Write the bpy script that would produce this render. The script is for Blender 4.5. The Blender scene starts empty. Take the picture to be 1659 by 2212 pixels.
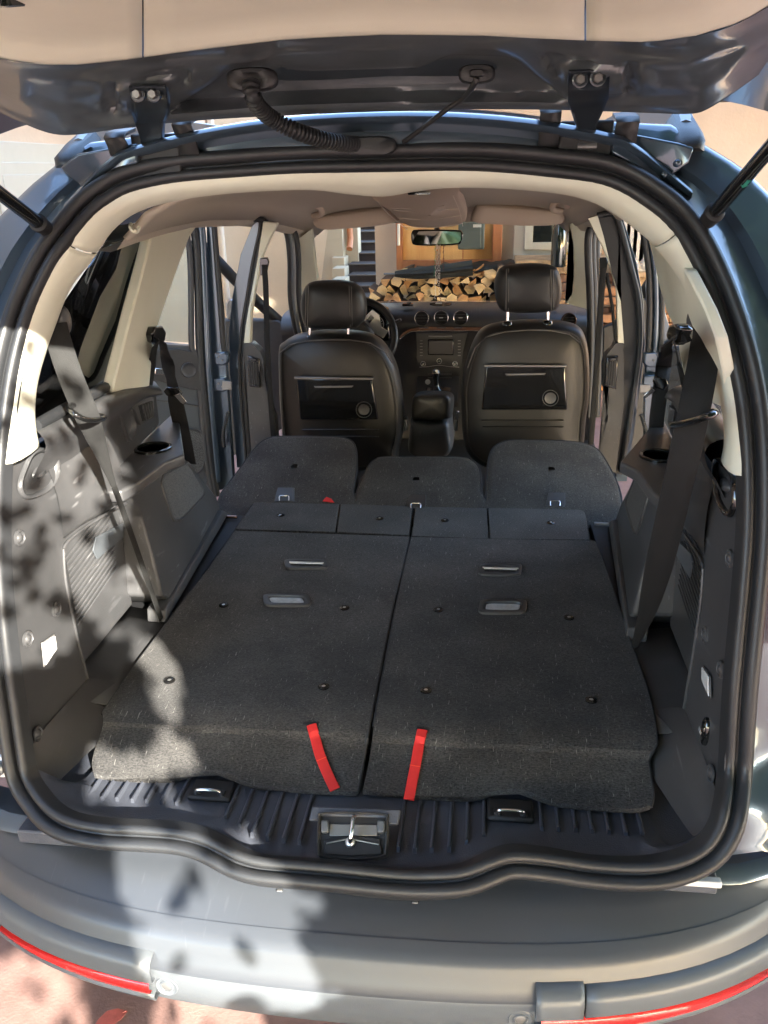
import bpy, bmesh, math, random
from mathutils import Vector, Matrix
random.seed(7)
C = bpy.context.scene.collection
PI = math.pi
# ------------------------------------------------------------------ camera
CAM = Vector((.22, -1.15, 1.62)); YAW, PITCH, ROLL, FL = -0.12665815, 0.3875017, -0.02422869, 1800.0
_cy, _sy, _cp, _sp = math.cos(YAW), math.sin(YAW), math.cos(PITCH), math.sin(PITCH)
FW = Vector((_sy*_cp, _cy*_cp, -_sp)); _r = Vector((_cy, -_sy, 0)); _u = _r.cross(FW)
RT = math.cos(ROLL)*_r + math.sin(ROLL)*_u; UP = -math.sin(ROLL)*_r + math.cos(ROLL)*_u
cam = bpy.data.cameras.new('camera'); co = bpy.data.objects.new('camera', cam); C.objects.link(co)
co.matrix_world = Matrix(((RT.x, UP.x, -FW.x, CAM.x), (RT.y, UP.y, -FW.y, CAM.y), (RT.z, UP.z, -FW.z, CAM.z), (0, 0, 0, 1)))
cam.sensor_fit = 'VERTICAL'; cam.sensor_height = 24; cam.lens = 24*FL/2212; cam.clip_start = .05; cam.clip_end = 400
bpy.context.scene.camera = co
# ------------------------------------------------------------------ light
SAZ = Vector((-.55, .84, 0)).normalized(); SEL = math.radians(24)
SD = (SAZ*math.cos(SEL) + Vector((0, 0, -math.sin(SEL)))).normalized()      # direction the light travels
w = bpy.data.worlds.new('World'); bpy.context.scene.world = w; w.use_nodes = True
nt = w.node_tree; sky = nt.nodes.new('ShaderNodeTexSky'); sky.sky_type = 'NISHITA'; sky.sun_disc = False
sky.sun_elevation = SEL; sky.sun_rotation = math.atan2(-SD.x, -SD.y)
nt.links.new(sky.outputs[0], nt.nodes['Background'].inputs[0]); nt.nodes['Background'].inputs[1].default_value = .15
sl = bpy.data.lights.new('sun', 'SUN'); sl.energy = 2.7; sl.angle = math.radians(.55); sl.color = (1, .94, .82)
so = bpy.data.objects.new('sun', sl); C.objects.link(so); so.rotation_euler = SD.to_track_quat('-Z', 'Y').to_euler()
vs = bpy.context.scene.view_settings; vs.view_transform = 'Standard'; vs.look = 'None'; vs.exposure = 4.05; vs.gamma = 1; vs.use_curve_mapping = False
cy = bpy.context.scene.cycles; cy.max_bounces = 10; cy.diffuse_bounces = 5; cy.transparent_max_bounces = 16; cy.sample_clamp_indirect = 6
# ------------------------------------------------------------------ placing: a sight line met with a real surface
def ray(px, py): return FW + RT*((px-829.5)/FL) - UP*((py-1106)/FL)
def P(px, py, x=None, y=None, z=None):
    d = ray(px, py)
    t = (x-CAM.x)/d.x if x is not None else (y-CAM.y)/d.y if y is not None else (z-CAM.z)/d.z
    return CAM + d*t
def PL(px, py, p0, n):
    d = ray(px, py); n = Vector(n); return CAM + d*((Vector(p0)-CAM).dot(n)/d.dot(n))
def PF(px, py, f):                      # f(point) changes sign where the sight line meets the surface
    d = ray(px, py); a = .4; fa = f(CAM+d*a); s = .4
    while s < 8:
        s += .02; fb = f(CAM+d*s)
        if fa*fb <= 0:
            lo, hi = s-.02, s
            for _ in range(20):
                m = (lo+hi)/2
                if f(CAM+d*m)*fa > 0: lo = m
                else: hi = m
            return CAM+d*lo
        fa = fb
    return CAM+d*2
def proj(Q):
    d = Vector(Q)-CAM; z = d.dot(FW); return 829.5+FL*d.dot(RT)/z, 1106-FL*d.dot(UP)/z
def sm(a, b, t): t = max(0, min(1, (t-a)/(b-a))); return t*t*(3-2*t)
def lerp(kx, kv, x):
    if x <= kx[0]: return kv[0]
    for i in range(1, len(kx)):
        if x <= kx[i]:
            f = (x-kx[i-1])/(kx[i]-kx[i-1]); return kv[i-1]*(1-f)+kv[i]*f
    return kv[-1]
def mir(pts): return [Vector((-p[0], p[1], p[2])) for p in pts]
def crv(pts, n=6, closed=False):
    pts = [Vector(p) for p in pts]; N = len(pts); out = []
    for i in range(N if closed else N-1):
        if closed: a, b, c, d = pts[i-1], pts[i], pts[(i+1) % N], pts[(i+2) % N]
        else: a, b, c, d = pts[max(i-1, 0)], pts[i], pts[i+1], pts[min(i+2, N-1)]
        for k in range(n):
            t = k/n; out.append(.5*((2*b)+(c-a)*t+(2*a-5*b+4*c-d)*t*t+(3*b-a-3*c+d)*t**3))
    if not closed: out.append(pts[-1])
    return out
def resamp(pts, n):
    pts = [Vector(p) for p in pts]; L = [0]
    for i in range(1, len(pts)): L.append(L[-1]+(pts[i]-pts[i-1]).length)
    out = []; j = 0
    for k in range(n):
        t = L[-1]*k/(n-1)
        while j < len(L)-2 and L[j+1] < t: j += 1
        f = (t-L[j])/max(L[j+1]-L[j], 1e-9); out.append(pts[j].lerp(pts[j+1], min(1, f)))
    return out
# ------------------------------------------------------------------ materials
def mat(name, col, rough=.5, metal=0, coat=0, bump=0, bscale=200, var=0, vscale=30, spec=.5, emit=None, sheen=0, dist=.002, col2=None, stretch=None):
    m = bpy.data.materials.new(name); m.use_nodes = True; nt = m.node_tree; b = nt.nodes['Principled BSDF']
    b.inputs['Base Color'].default_value = (*col, 1); b.inputs['Roughness'].default_value = rough; b.inputs['Metallic'].default_value = metal
    b.inputs['Coat Weight'].default_value = coat; b.inputs['Coat Roughness'].default_value = .06; b.inputs['Specular IOR Level'].default_value = spec
    if sheen: b.inputs['Sheen Weight'].default_value = sheen
    if emit: b.inputs['Emission Color'].default_value = (*emit[0], 1); b.inputs['Emission Strength'].default_value = emit[1]
    tc = nt.nodes.new('ShaderNodeTexCoord'); src = tc.outputs['Object']
    if stretch:
        mp = nt.nodes.new('ShaderNodeMapping'); mp.inputs['Scale'].default_value = stretch; nt.links.new(src, mp.inputs[0]); src = mp.outputs[0]
    if bump:
        n = nt.nodes.new('ShaderNodeTexNoise'); n.inputs['Scale'].default_value = bscale; n.inputs['Detail'].default_value = 3
        bp = nt.nodes.new('ShaderNodeBump'); bp.inputs['Strength'].default_value = bump; bp.inputs['Distance'].default_value = dist
        nt.links.new(src, n.inputs['Vector']); nt.links.new(n.outputs[0], bp.inputs['Height']); nt.links.new(bp.outputs[0], b.inputs['Normal'])
    if var:
        n = nt.nodes.new('ShaderNodeTexNoise'); n.inputs['Scale'].default_value = vscale; n.inputs['Detail'].default_value = 6; n.inputs['Roughness'].default_value = .65
        r = nt.nodes.new('ShaderNodeValToRGB'); r.color_ramp.elements[0].position = .3; r.color_ramp.elements[1].position = .72
        c2 = col2 or tuple(min(1, c*(1+var)) for c in col)
        r.color_ramp.elements[0].color = (*[c*(1-var) if not col2 else c for c in col], 1); r.color_ramp.elements[1].color = (*c2, 1)
        nt.links.new(src, n.inputs['Vector']); nt.links.new(n.outputs[0], r.inputs[0]); nt.links.new(r.outputs[0], b.inputs['Base Color'])
    return m
def glass(name, tint, gloss=1.0):
    m = bpy.data.materials.new(name); m.use_nodes = True; nt = m.node_tree; nt.nodes.clear()
    o = nt.nodes.new('ShaderNodeOutputMaterial'); t = nt.nodes.new('ShaderNodeBsdfTransparent'); t.inputs[0].default_value = (*tint, 1)
    g = nt.nodes.new('ShaderNodeBsdfGlossy'); g.inputs['Roughness'].default_value = .02; mx = nt.nodes.new('ShaderNodeMixShader')
    f = nt.nodes.new('ShaderNodeFresnel'); f.inputs[0].default_value = 1.5
    nt.links.new(f.outputs[0], mx.inputs[0]); nt.links.new(t.outputs[0], mx.inputs[1]); nt.links.new(g.outputs[0], mx.inputs[2]); nt.links.new(mx.outputs[0], o.inputs[0])
    return m
def scratched(m, amount=.25, scale=7, light=(.35, .35, .36)):
    """fine pale scratches and scuffs of wear mixed into the base colour"""
    nt = m.node_tree; b = nt.nodes['Principled BSDF']; tc = nt.nodes.new('ShaderNodeTexCoord')
    acc = None
    for k, rot in enumerate((.5, 1.9, 2.7)):
        mp = nt.nodes.new('ShaderNodeMapping'); mp.inputs['Rotation'].default_value = (rot*.7, rot*.4, rot); mp.inputs['Scale'].default_value = (scale*9, scale*.5, scale*3)
        mp.inputs['Location'].default_value = (k*3.1, k, k*7)
        n = nt.nodes.new('ShaderNodeTexNoise'); n.inputs['Scale'].default_value = 2.2; n.inputs['Detail'].default_value = 2
        nt.links.new(tc.outputs['Object'], mp.inputs[0]); nt.links.new(mp.outputs[0], n.inputs['Vector'])
        r = nt.nodes.new('ShaderNodeValToRGB'); e = r.color_ramp.elements; e[0].position = .69; e[0].color = (0, 0, 0, 1); e[1].position = .74; e[1].color = (1, 1, 1, 1)
        nt.links.new(n.outputs[0], r.inputs[0])
        if acc is None: acc = r.outputs[0]
        else:
            a = nt.nodes.new('ShaderNodeMath'); a.operation = 'MAXIMUM'; nt.links.new(acc, a.inputs[0]); nt.links.new(r.outputs[0], a.inputs[1]); acc = a.outputs[0]
    n = nt.nodes.new('ShaderNodeTexNoise'); n.inputs['Scale'].default_value = scale*.6; n.inputs['Detail'].default_value = 5
    nt.links.new(tc.outputs['Object'], n.inputs['Vector'])
    r = nt.nodes.new('ShaderNodeValToRGB'); r.color_ramp.elements[0].position = .45; r.color_ramp.elements[1].position = .7; nt.links.new(n.outputs[0], r.inputs[0])
    mu = nt.nodes.new('ShaderNodeMath'); mu.operation = 'MULTIPLY'; nt.links.new(acc, mu.inputs[0]); nt.links.new(r.outputs[0], mu.inputs[1])
    ad = nt.nodes.new('ShaderNodeMath'); ad.operation = 'MULTIPLY_ADD'; nt.links.new(r.outputs[0], ad.inputs[0]); ad.inputs[1].default_value = .22; nt.links.new(mu.outputs[0], ad.inputs[2])
    m2 = nt.nodes.new('ShaderNodeMath'); m2.operation = 'MULTIPLY'; m2.inputs[1].default_value = amount; nt.links.new(ad.outputs[0], m2.inputs[0])
    mx = nt.nodes.new('ShaderNodeMixRGB'); nt.links.new(m2.outputs[0], mx.inputs[0]); mx.inputs[2].default_value = (*light, 1)
    if b.inputs['Base Color'].links: nt.links.new(b.inputs['Base Color'].links[0].from_socket, mx.inputs[1])
    else: mx.inputs[1].default_value = b.inputs['Base Color'].default_value
    nt.links.new(mx.outputs[0], b.inputs['Base Color']); return m
M = {}
M['paint'] = mat('blue_metallic_paint', (.055, .082, .115), .3, .5, 1, bump=.02, bscale=900)
M['paint_dark'] = mat('dark_blue_inner_paint', (.085, .098, .108), .34, .3, .7, bump=.05, bscale=60, var=.25, vscale=9)
M['paint_hinge'] = mat('hinge_paint', (.022, .03, .04), .35, .4, .6)
M['rubber'] = mat('black_rubber', (.016, .017, .019), .46, bump=.15, bscale=500, var=.15, vscale=12)
M['beige'] = mat('beige_plastic', (.66, .655, .54), .62, bump=.12, bscale=700, var=.04, vscale=5)
M['headliner'] = mat('headliner_cloth', (.46, .41, .34), .95, bump=.2, bscale=900, var=.06, vscale=300)
M['plastic'] = scratched(mat('dark_grained_plastic', (.040, .040, .042), .45, bump=.35, bscale=650, var=.1, vscale=20, dist=.001), .18, 6)
M['plastic_s'] = scratched(mat('dark_satin_plastic', (.042, .042, .044), .38, bump=.2, bscale=800, dist=.0008), .35, 6)
M['black'] = mat('black_void_plastic', (.008, .008, .009), .6)
M['bumper'] = scratched(mat('dark_bumper_plastic', (.042, .047, .056), .36, bump=.2, bscale=900, dist=.0006), .07, 5, (.26, .27, .29))
M['bumper_l'] = scratched(mat('grey_bumper_plastic', (.070, .078, .088), .38, bump=.25, bscale=900, dist=.0008), .06, 5, (.30, .31, .32))
M['scuff'] = mat('scuff_plate_plastic', (.052, .057, .072), .38, bump=.6, bscale=420, dist=.0012, var=.15, vscale=8)
M['leather'] = mat('black_leather', (.013, .0125, .012), .44, bump=.25, bscale=350, dist=.0012, var=.12, vscale=6)
M['gloss'] = mat('gloss_black', (.006, .006, .006), .12, coat=.6)
M['stitch'] = mat('grey_stitching', (.12, .115, .11), .8)
M['chrome'] = mat('chrome', (.75, .75, .75), .16, 1)
M['alu'] = mat('satin_metal', (.62, .62, .62), .36, .9)
M['greymetal'] = mat('grey_metal', (.2, .2, .2), .4, .7)
M['white_plastic'] = mat('pale_handle_plastic', (.42, .45, .47), .5, var=.25, vscale=60)
M['red'] = mat('red_webbing', (.55, .016, .014), .7, bump=.5, bscale=900, var=.08, vscale=60)
M['redlens'] = mat('red_reflector', (.62, .008, .006), .18, coat=1, bump=.6, bscale=400, dist=.003, emit=None)
M['lens'] = mat('clear_lamp_lens', (.62, .62, .62), .2, coat=.5, bump=.4, bscale=300)
M['webbing'] = mat('black_seat_belt_webbing', (.012, .012, .012), .7, bump=.5, bscale=900, var=.1, vscale=30, spec=.25)
M['wood_trim'] = mat('bronze_dash_trim', (.22, .12, .075), .25, .6, .5)
M['screen'] = mat('screen_glass', (.012, .011, .010), .35)
M['text'] = mat('white_print', (.5, .5, .5), .5)
M['glass_clear'] = glass('clear_glass', (.93, .95, .94)); M['glass_tint'] = glass('tinted_privacy_glass', (.70, .74, .73))
def carpet_mat():
    m = bpy.data.materials.new('needled_carpet'); m.use_nodes = True; nt = m.node_tree; b = nt.nodes['Principled BSDF']; L = nt.links.new
    tc = nt.nodes.new('ShaderNodeTexCoord'); b.inputs['Roughness'].default_value = .95; b.inputs['Specular IOR Level'].default_value = .15; b.inputs['Sheen Weight'].default_value = .12
    n = nt.nodes.new('ShaderNodeTexNoise'); n.inputs['Scale'].default_value = 330; n.inputs['Detail'].default_value = 4; n.inputs['Roughness'].default_value = .8
    mp = nt.nodes.new('ShaderNodeMapping'); mp.inputs['Scale'].default_value = (.55, 1.3, 1); L(tc.outputs['Object'], mp.inputs[0]); L(mp.outputs[0], n.inputs['Vector'])
    r = nt.nodes.new('ShaderNodeValToRGB'); e = r.color_ramp.elements; e[0].position = .34; e[0].color = (.010, .010, .011, 1); e[1].position = .66; e[1].color = (.064, .062, .060, 1)
    L(n.outputs[0], r.inputs[0])
    n2 = nt.nodes.new('ShaderNodeTexNoise'); n2.inputs['Scale'].default_value = 7; n2.inputs['Detail'].default_value = 6; L(tc.outputs['Object'], n2.inputs['Vector'])
    r2 = nt.nodes.new('ShaderNodeValToRGB'); r2.color_ramp.elements[0].position = .35; r2.color_ramp.elements[0].color = (.72, .72, .74, 1); r2.color_ramp.elements[1].position = .68; r2.color_ramp.elements[1].color = (1.4, 1.37, 1.33, 1)
    L(n2.outputs[0], r2.inputs[0])
    mu = nt.nodes.new('ShaderNodeMixRGB'); mu.blend_type = 'MULTIPLY'; mu.inputs[0].default_value = 1; L(r.outputs[0], mu.inputs[1]); L(r2.outputs[0], mu.inputs[2])
    # lint and pale hairs
    acc = None
    for k, rot in enumerate((.3, 1.2, 2.1, 2.9)):
        mp = nt.nodes.new('ShaderNodeMapping'); mp.inputs['Rotation'].default_value = (0, 0, rot); mp.inputs['Scale'].default_value = (430, 45, 60); mp.inputs['Location'].default_value = (k*9, 3, 1)
        q = nt.nodes.new('ShaderNodeTexNoise'); q.inputs['Scale'].default_value = 1; q.inputs['Detail'].default_value = 1; q.inputs['Distortion'].default_value = .6
        L(tc.outputs['Object'], mp.inputs[0]); L(mp.outputs[0], q.inputs['Vector'])
        rr = nt.nodes.new('ShaderNodeValToRGB'); ee = rr.color_ramp.elements; ee[0].position = .735; ee[0].color = (0, 0, 0, 1); ee[1].position = .79; ee[1].color = (1, 1, 1, 1); L(q.outputs[0], rr.inputs[0])
        if acc is None: acc = rr.outputs[0]
        else:
            a = nt.nodes.new('ShaderNodeMath'); a.operation = 'MAXIMUM'; L(acc, a.inputs[0]); L(rr.outputs[0], a.inputs[1]); acc = a.outputs[0]
    m2 = nt.nodes.new('ShaderNodeMath'); m2.operation = 'MULTIPLY'; m2.inputs[1].default_value = .65; L(acc, m2.inputs[0])
    mx = nt.nodes.new('ShaderNodeMixRGB'); L(m2.outputs[0], mx.inputs[0]); L(mu.outputs[0], mx.inputs[1]); mx.inputs[2].default_value = (.22, .21, .2, 1); L(mx.outputs[0], b.inputs['Base Color'])
    bp = nt.nodes.new('ShaderNodeBump'); bp.inputs['Strength'].default_value = .8; bp.inputs['Distance'].default_value = .002; L(n.outputs[0], bp.inputs['Height']); L(bp.outputs[0], b.inputs['Normal'])
    return m
M['carpet'] = carpet_mat()
M['binding'] = mat('carpet_edge_binding', (.020, .021, .024), .8, bump=.5, bscale=600)
# ------------------------------------------------------------------ mesh helpers
def link(name, bm, m, parent=None, bevel=0, smooth=True, seg=2, sub=0, solid=0, off=-1, ang=35, recalc=True):
    if recalc: bmesh.ops.recalc_face_normals(bm, faces=bm.faces)
    me = bpy.data.meshes.new(name); bm.to_mesh(me); bm.free()
    o = bpy.data.objects.new(name, me); C.objects.link(o)
    if m is not None: me.materials.append(M[m] if isinstance(m, str) else m)
    if smooth:
        for p in me.polygons: p.use_smooth = True
        if not sub: me.set_sharp_from_angle(angle=math.radians(50))
    if parent is not None: o.parent = parent
    if solid: s = o.modifiers.new('solid', 'SOLIDIFY'); s.thickness = solid; s.offset = off
    if sub: s = o.modifiers.new('sub', 'SUBSURF'); s.levels = sub; s.render_levels = sub
    if bevel:
        b = o.modifiers.new('bevel', 'BEVEL'); b.width = bevel; b.segments = seg; b.limit_method = 'ANGLE'; b.angle_limit = math.radians(ang)
        b.use_clamp_overlap = True; b.harden_normals = False
    return o
def bm_prism(bm, pts, vec):
    vec = Vector(vec); n = len(pts)
    a = [bm.verts.new(p) for p in pts]; b = [bm.verts.new(Vector(p)+vec) for p in pts]
    bm.faces.new(a); bm.faces.new(b[::-1])
    for i in range(n): bm.faces.new((a[i], a[(i+1) % n], b[(i+1) % n], b[i]))
def prism(name, pts, vec, m, parent=None, bevel=0, **k):
    bm = bmesh.new(); bm_prism(bm, [Vector(p) for p in pts], vec)
    big = [f for f in bm.faces if len(f.verts) > 4]; bmesh.ops.triangulate(bm, faces=big)
    return link(name, bm, m, parent, bevel, **k)
def loft(name, rows, m, parent=None, closed=False, closed_v=False, cap=False, **k):
    bm = bmesh.new(); V = [[bm.verts.new(p) for p in r] for r in rows]; R_ = len(V); N = len(V[0])
    for i in range(R_ if closed_v else R_-1):
        for j in range(N if closed else N-1):
            q = (V[i][j], V[i][(j+1) % N], V[(i+1) % R_][(j+1) % N], V[(i+1) % R_][j])
            try: bm.faces.new(q)
            except ValueError: pass
    if cap: bm.faces.new(V[0][::-1]); bm.faces.new(V[-1])
    return link(name, bm, m, parent, **k)
def frames(path, closed=False, up=None):
    n = len(path); fr = []; prev = None
    for i in range(n):
        a = path[i-1] if (i > 0 or closed) else path[i]; b = path[(i+1) % n] if (i < n-1 or closed) else path[i]
        t = (b-a).normalized()
        if up is not None:
            u = up(i, path[i], t) if callable(up) else Vector(up)
            u = (u - t*u.dot(t)).normalized()
        else:
            if prev is None: prev = Vector((0, 0, 1)) if abs(t.z) < .9 else Vector((1, 0, 0))
            u = (prev - t*prev.dot(t)).normalized(); prev = u
        fr.append((t, u, t.cross(u)))
    return fr
def sweep(name, path, prof, m, parent=None, closed=False, up=None, pclosed=True, cap=True, **k):
    """prof: list of (a, b): a along side vector, b along up"""
    path = [Vector(p) for p in path]; fr = frames(path, closed, up); rows = []
    for p, (t, u, s) in zip(path, fr): rows.append([p + s*a + u*b for a, b in prof])
    return loft(name, rows, m, parent, closed=pclosed, closed_v=closed, cap=(cap and pclosed and not closed), **k)
def circ(r, n=8, sx=1, sy=1): return [(r*sx*math.cos(2*PI*i/n), r*sy*math.sin(2*PI*i/n)) for i in range(n)]
def tube(name, path, r, m, parent=None, n=8, closed=False, **k): return sweep(name, path, circ(r, n), m, parent, closed=closed, **k)
def box(name, c, s, m, parent=None, bevel=.003, rot=None, **k):
    bm = bmesh.new(); bmesh.ops.create_cube(bm, size=1)
    for v in bm.verts: v.co = Vector((v.co.x*s[0], v.co.y*s[1], v.co.z*s[2]))
    if rot: bmesh.ops.transform(bm, matrix=rot.to_4x4() if hasattr(rot, 'to_4x4') else rot, verts=bm.verts)
    bmesh.ops.translate(bm, vec=Vector(c), verts=bm.verts); return link(name, bm, m, parent, bevel, **k)
def lathe(name, p, axis, prof, m, parent=None, n=20, sx=1, sy=1, ref=None, **k):
    """prof: (radius, height) pairs along axis"""
    ax = Vector(axis).normalized(); r = Vector(ref) if ref else (Vector((0, 0, 1)) if abs(ax.z) < .9 else Vector((1, 0, 0)))
    u = (r - ax*r.dot(ax)).normalized(); s = ax.cross(u); p = Vector(p)
    rows = [[p + ax*h + (u*math.cos(2*PI*i/n)*sy + s*math.sin(2*PI*i/n)*sx)*max(rr, 1e-5) for i in range(n)] for rr, h in prof]
    return loft(name, rows, m, parent, closed=True, cap=True, **k)
def ringpoly(cx, cy, rx, ry, n=12, p=2.0, rot=0):
    out = []
    for i in range(n):
        a = 2*PI*i/n; c, s = math.cos(a), math.sin(a)
        x = rx*math.copysign(abs(c)**(2/p), c); y = ry*math.copysign(abs(s)**(2/p), s)
        out.append((cx+x*math.cos(rot)-y*math.sin(rot), cy+x*math.sin(rot)+y*math.cos(rot)))
    return out
def pad(name, pts, depth, n, m, parent=None, rings=((0, -1), (.5, -.9), (.8, -.45), (.95, 0), (1, .35), (1, .75), (.96, 1)), bulge=.02, **k):
    """a cushion: outline pts, front normal n (towards viewer), back at depth"""
    pts = [Vector(p) for p in pts]; c = sum(pts, Vector())/len(pts); n = Vector(n).normalized(); rows = []
    for f, d in rings:
        off = -n*(d*bulge) if d < 0 else -n*(d*depth)
        if d < 0: off = n*(-d)*bulge
        rows.append([c + (p-c)*max(f, .001) + off for p in pts])
    return loft(name, rows, m, parent, closed=True, cap=True, **k)
def empty(name, loc=(0, 0, 0), parent=None):
    o = bpy.data.objects.new(name, None); C.objects.link(o); o.location = loc; o.empty_display_size = .1
    if parent: o.parent = parent
    return o
def tag(o, label=None, cat=None, group=None, kind=None):
    if label: o['label'] = label
    if cat: o['category'] = cat
    if group: o['group'] = group
    if kind: o['kind'] = kind
    return o
def px3(lst, **k): return [P(a, b, **k) for a, b in lst]
# ================================================================== THE CAR
car = tag(empty('car'), 'dark blue people carrier with open tailgate and all its rear seats folded flat', 'car')
# ---- the loading aperture: inner edge of the rubber seal, traced on both sides at its real depth
GZ = [.40, .5, .6, .66, .8, 1.0, 1.15, 1.35, 1.5, 1.6, 1.7]; GY = [-.06, -.02, .03, .062, .078, .128, .173, .241, .329, .42, .52]
def onG(px, py): return PF(px, py, lambda q: q.y-lerp(GZ, GY, q.z))
Lin = [(700, 371), (600, 375), (500, 382), (420, 388), (350, 397), (280, 414), (235, 438), (200, 465), (160, 512), (125, 560), (100, 605), (75, 660), (53, 725), (33, 810), (19, 905), (11, 1000), (8, 1090), (8, 1183), (14, 1292), (25, 1402), (40, 1511), (56, 1620)]
Rin = [(830, 369), (930, 367), (1030, 368), (1110, 373), (1180, 380), (1280, 392), (1340, 412), (1395, 446), (1441, 484), (1478, 535), (1510, 598), (1541, 676), (1569, 763), (1588, 848), (1599, 932), (1604, 1030), (1603, 1146), (1595, 1256), (1585, 1365), (1575, 1474), (1568, 1580), (1564, 1660)]
Lb = [(66, 1672, .03), (88, 1712, .005), (120, 1745, -.015), (160, 1765, -.03), (225, 1777, -.04), (300, 1781, -.04), (375, 1786, -.042), (430, 1797, -.05), (475, 1815, -.06), (520, 1838, -.07), (570, 1852, -.075), (650, 1858, -.075), (740, 1866, -.075)]
Rb = [(1556, 1735, .01), (1542, 1785, -.015), (1512, 1826, -.032), (1455, 1853, -.045), (1380, 1862, -.045), (1280, 1857, -.04), (1190, 1844, -.042), (1110, 1838, -.05), (1065, 1848, -.06), (1020, 1866, -.07), (980, 1876, -.075), (900, 1880, -.075), (830, 1876, -.075)]
# order: top centre -> right side -> bottom -> left side -> back to the top
loop = [onG(*p) for p in Rin] + [P(a, b, y=c) for a, b, c in Rb] + [P(a, b, y=c) for a, b, c in Lb[::-1]] + [onG(*p) for p in Lin[::-1]]
SEAL = crv(loop, 3, closed=True)
cen = Vector((0, .15, 1.0))
def outward(i, p, t):
    n = len(SEAL); a = SEAL[(i-2) % n]; b = SEAL[(i+2) % n]; d = (b-a).normalized()
    nr = Vector((0, -1, .28)) if p.z > .56 else Vector((0, -1, .28)).lerp(Vector((0, -.55, 1)), min(1, (.56-p.z)/.05))
    o = d.cross(nr).normalized()
    return o if o.dot(p-cen) > 0 else -o
def seal_prof():
    pr = [(-.016, -.006)]
    for k in range(7): a = PI - PI*k/6; pr.append((.002+.010*math.sin(a)*1.0, .0085+.0095*math.cos(a)*-1*-1 if 0 else .0085-.0095*math.cos(PI*k/6)))
    for k in range(9): a = PI*k/8; pr.append((.002+.017*math.sin(a), .0335-.0125*math.cos(a)))
    pr.append((-.016, .046)); return pr
_fr = frames(SEAL, True, outward)
def rear_side(t, u):
    s = t.cross(u); return s if s.y < 0.0 or (abs(s.y) < .3 and s.z > 0) else -s
rows = []
for i, (p, (t, u, s)) in enumerate(zip(SEAL, _fr)):
    s2 = rear_side(t, u); rows.append([p + s2*a + u*b for a, b in seal_prof()])
loft('rubber_seal', rows, 'rubber', car, closed=False, closed_v=True, recalc=True)
SOUT = [p+u*.046 for p, (t, u, s) in zip(SEAL, _fr)]
# ---- painted flange round the aperture and quarter panels (right traced in y,z; built for both sides)
ZX = [.30, .55, .8, 1.0, 1.2, 1.4, 1.5, 1.556, 1.61, 1.655, 1.69]; XX = [.93, .93, .925, .905, .865, .80, .75, .712, .655, .59, .50]
def xo(z): return lerp(ZX, XX, z)
for s in (-1, 1):
    side = [(p, q) for p, q in zip(SEAL, SOUT) if p.x*s > .33 and p.z > .45 and (p.z > .57 or p.x*s > .60)]
    side.sort(key=lambda e: math.atan2(e[0].z-1.0, (abs(e[0].x)))); cols = []
    for p, q in side:
        ang = math.atan2(q.z-1.0, abs(q.x)-.0); z = q.z
        if z > 1.5:
            f = sm(1.5, 1.66, z); zz = z+.055*f; xe = max(xo(min(zz, 1.69)), abs(q.x)+.02)
        else: zz = z; xe = xo(z)
        if q.z > 1.5 and abs(q.x) < .5: xe = abs(q.x)+.03; zz = lerp([.33, .5], [1.70, 1.685], abs(q.x))
        e = Vector((s*xe, p.y+.06+.02*sm(1.2, 1.6, z), zz)); 
        a = Vector((q.x-s*.004, q.y+.006, q.z)); 
        d = e-a
        cols.append([a+Vector((0, .012, 0)), a+d*.10+Vector((0, .028, 0)), a+d*.34+Vector((0, .034, 0)), a+d*.44+Vector((0, .012, 0)), a+d*.82+Vector((0, -.002, 0)), a+d*.93+Vector((0, -.004, 0)), e+Vector((0, .012, 0)), e+Vector((s*.012, .06, .0)), e+Vector((s*.02, .20-.10*sm(1.08, 1.2, z), .0)), e+Vector((s*.022, .60-.48*sm(1.08, 1.2, z), 0)), e+Vector((s*.022, .95-.82*sm(1.08, 1.2, z), 0))])
    loft('quarter_panel', cols, 'paint', car)
# roof: outer skin, rolled rear edge and gutter over the aperture
def roofz(x): return 1.710-.05*(abs(x)/.45)**2.2 if abs(x) < .45 else 1.66-.09*((abs(x)-.45)/.12)
xs = [-.56+.04*i for i in range(29)]; rows = []
for y, dz, f in [(.50, -.075, 1), (.445, -.066, 1), (.437, -.045, 1), (.445, -.024, 1), (.425, -.014, 1), (.405, -.010, 1), (.400, -.003, 1), (.405, .003, 1), (.44, .008, 1), (.6, .022, 1), (1.0, .035, 1.05), (1.6, .035, 1.05), (2.3, 0, 1.05), (2.75, -.06, 1.0)]:
    rows.append([Vector((x*f, y+.05*max(0, abs(x)-.3)**1.5, roofz(x)+dz)) for x in xs])
loft('roof', rows, 'paint', car)
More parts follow.
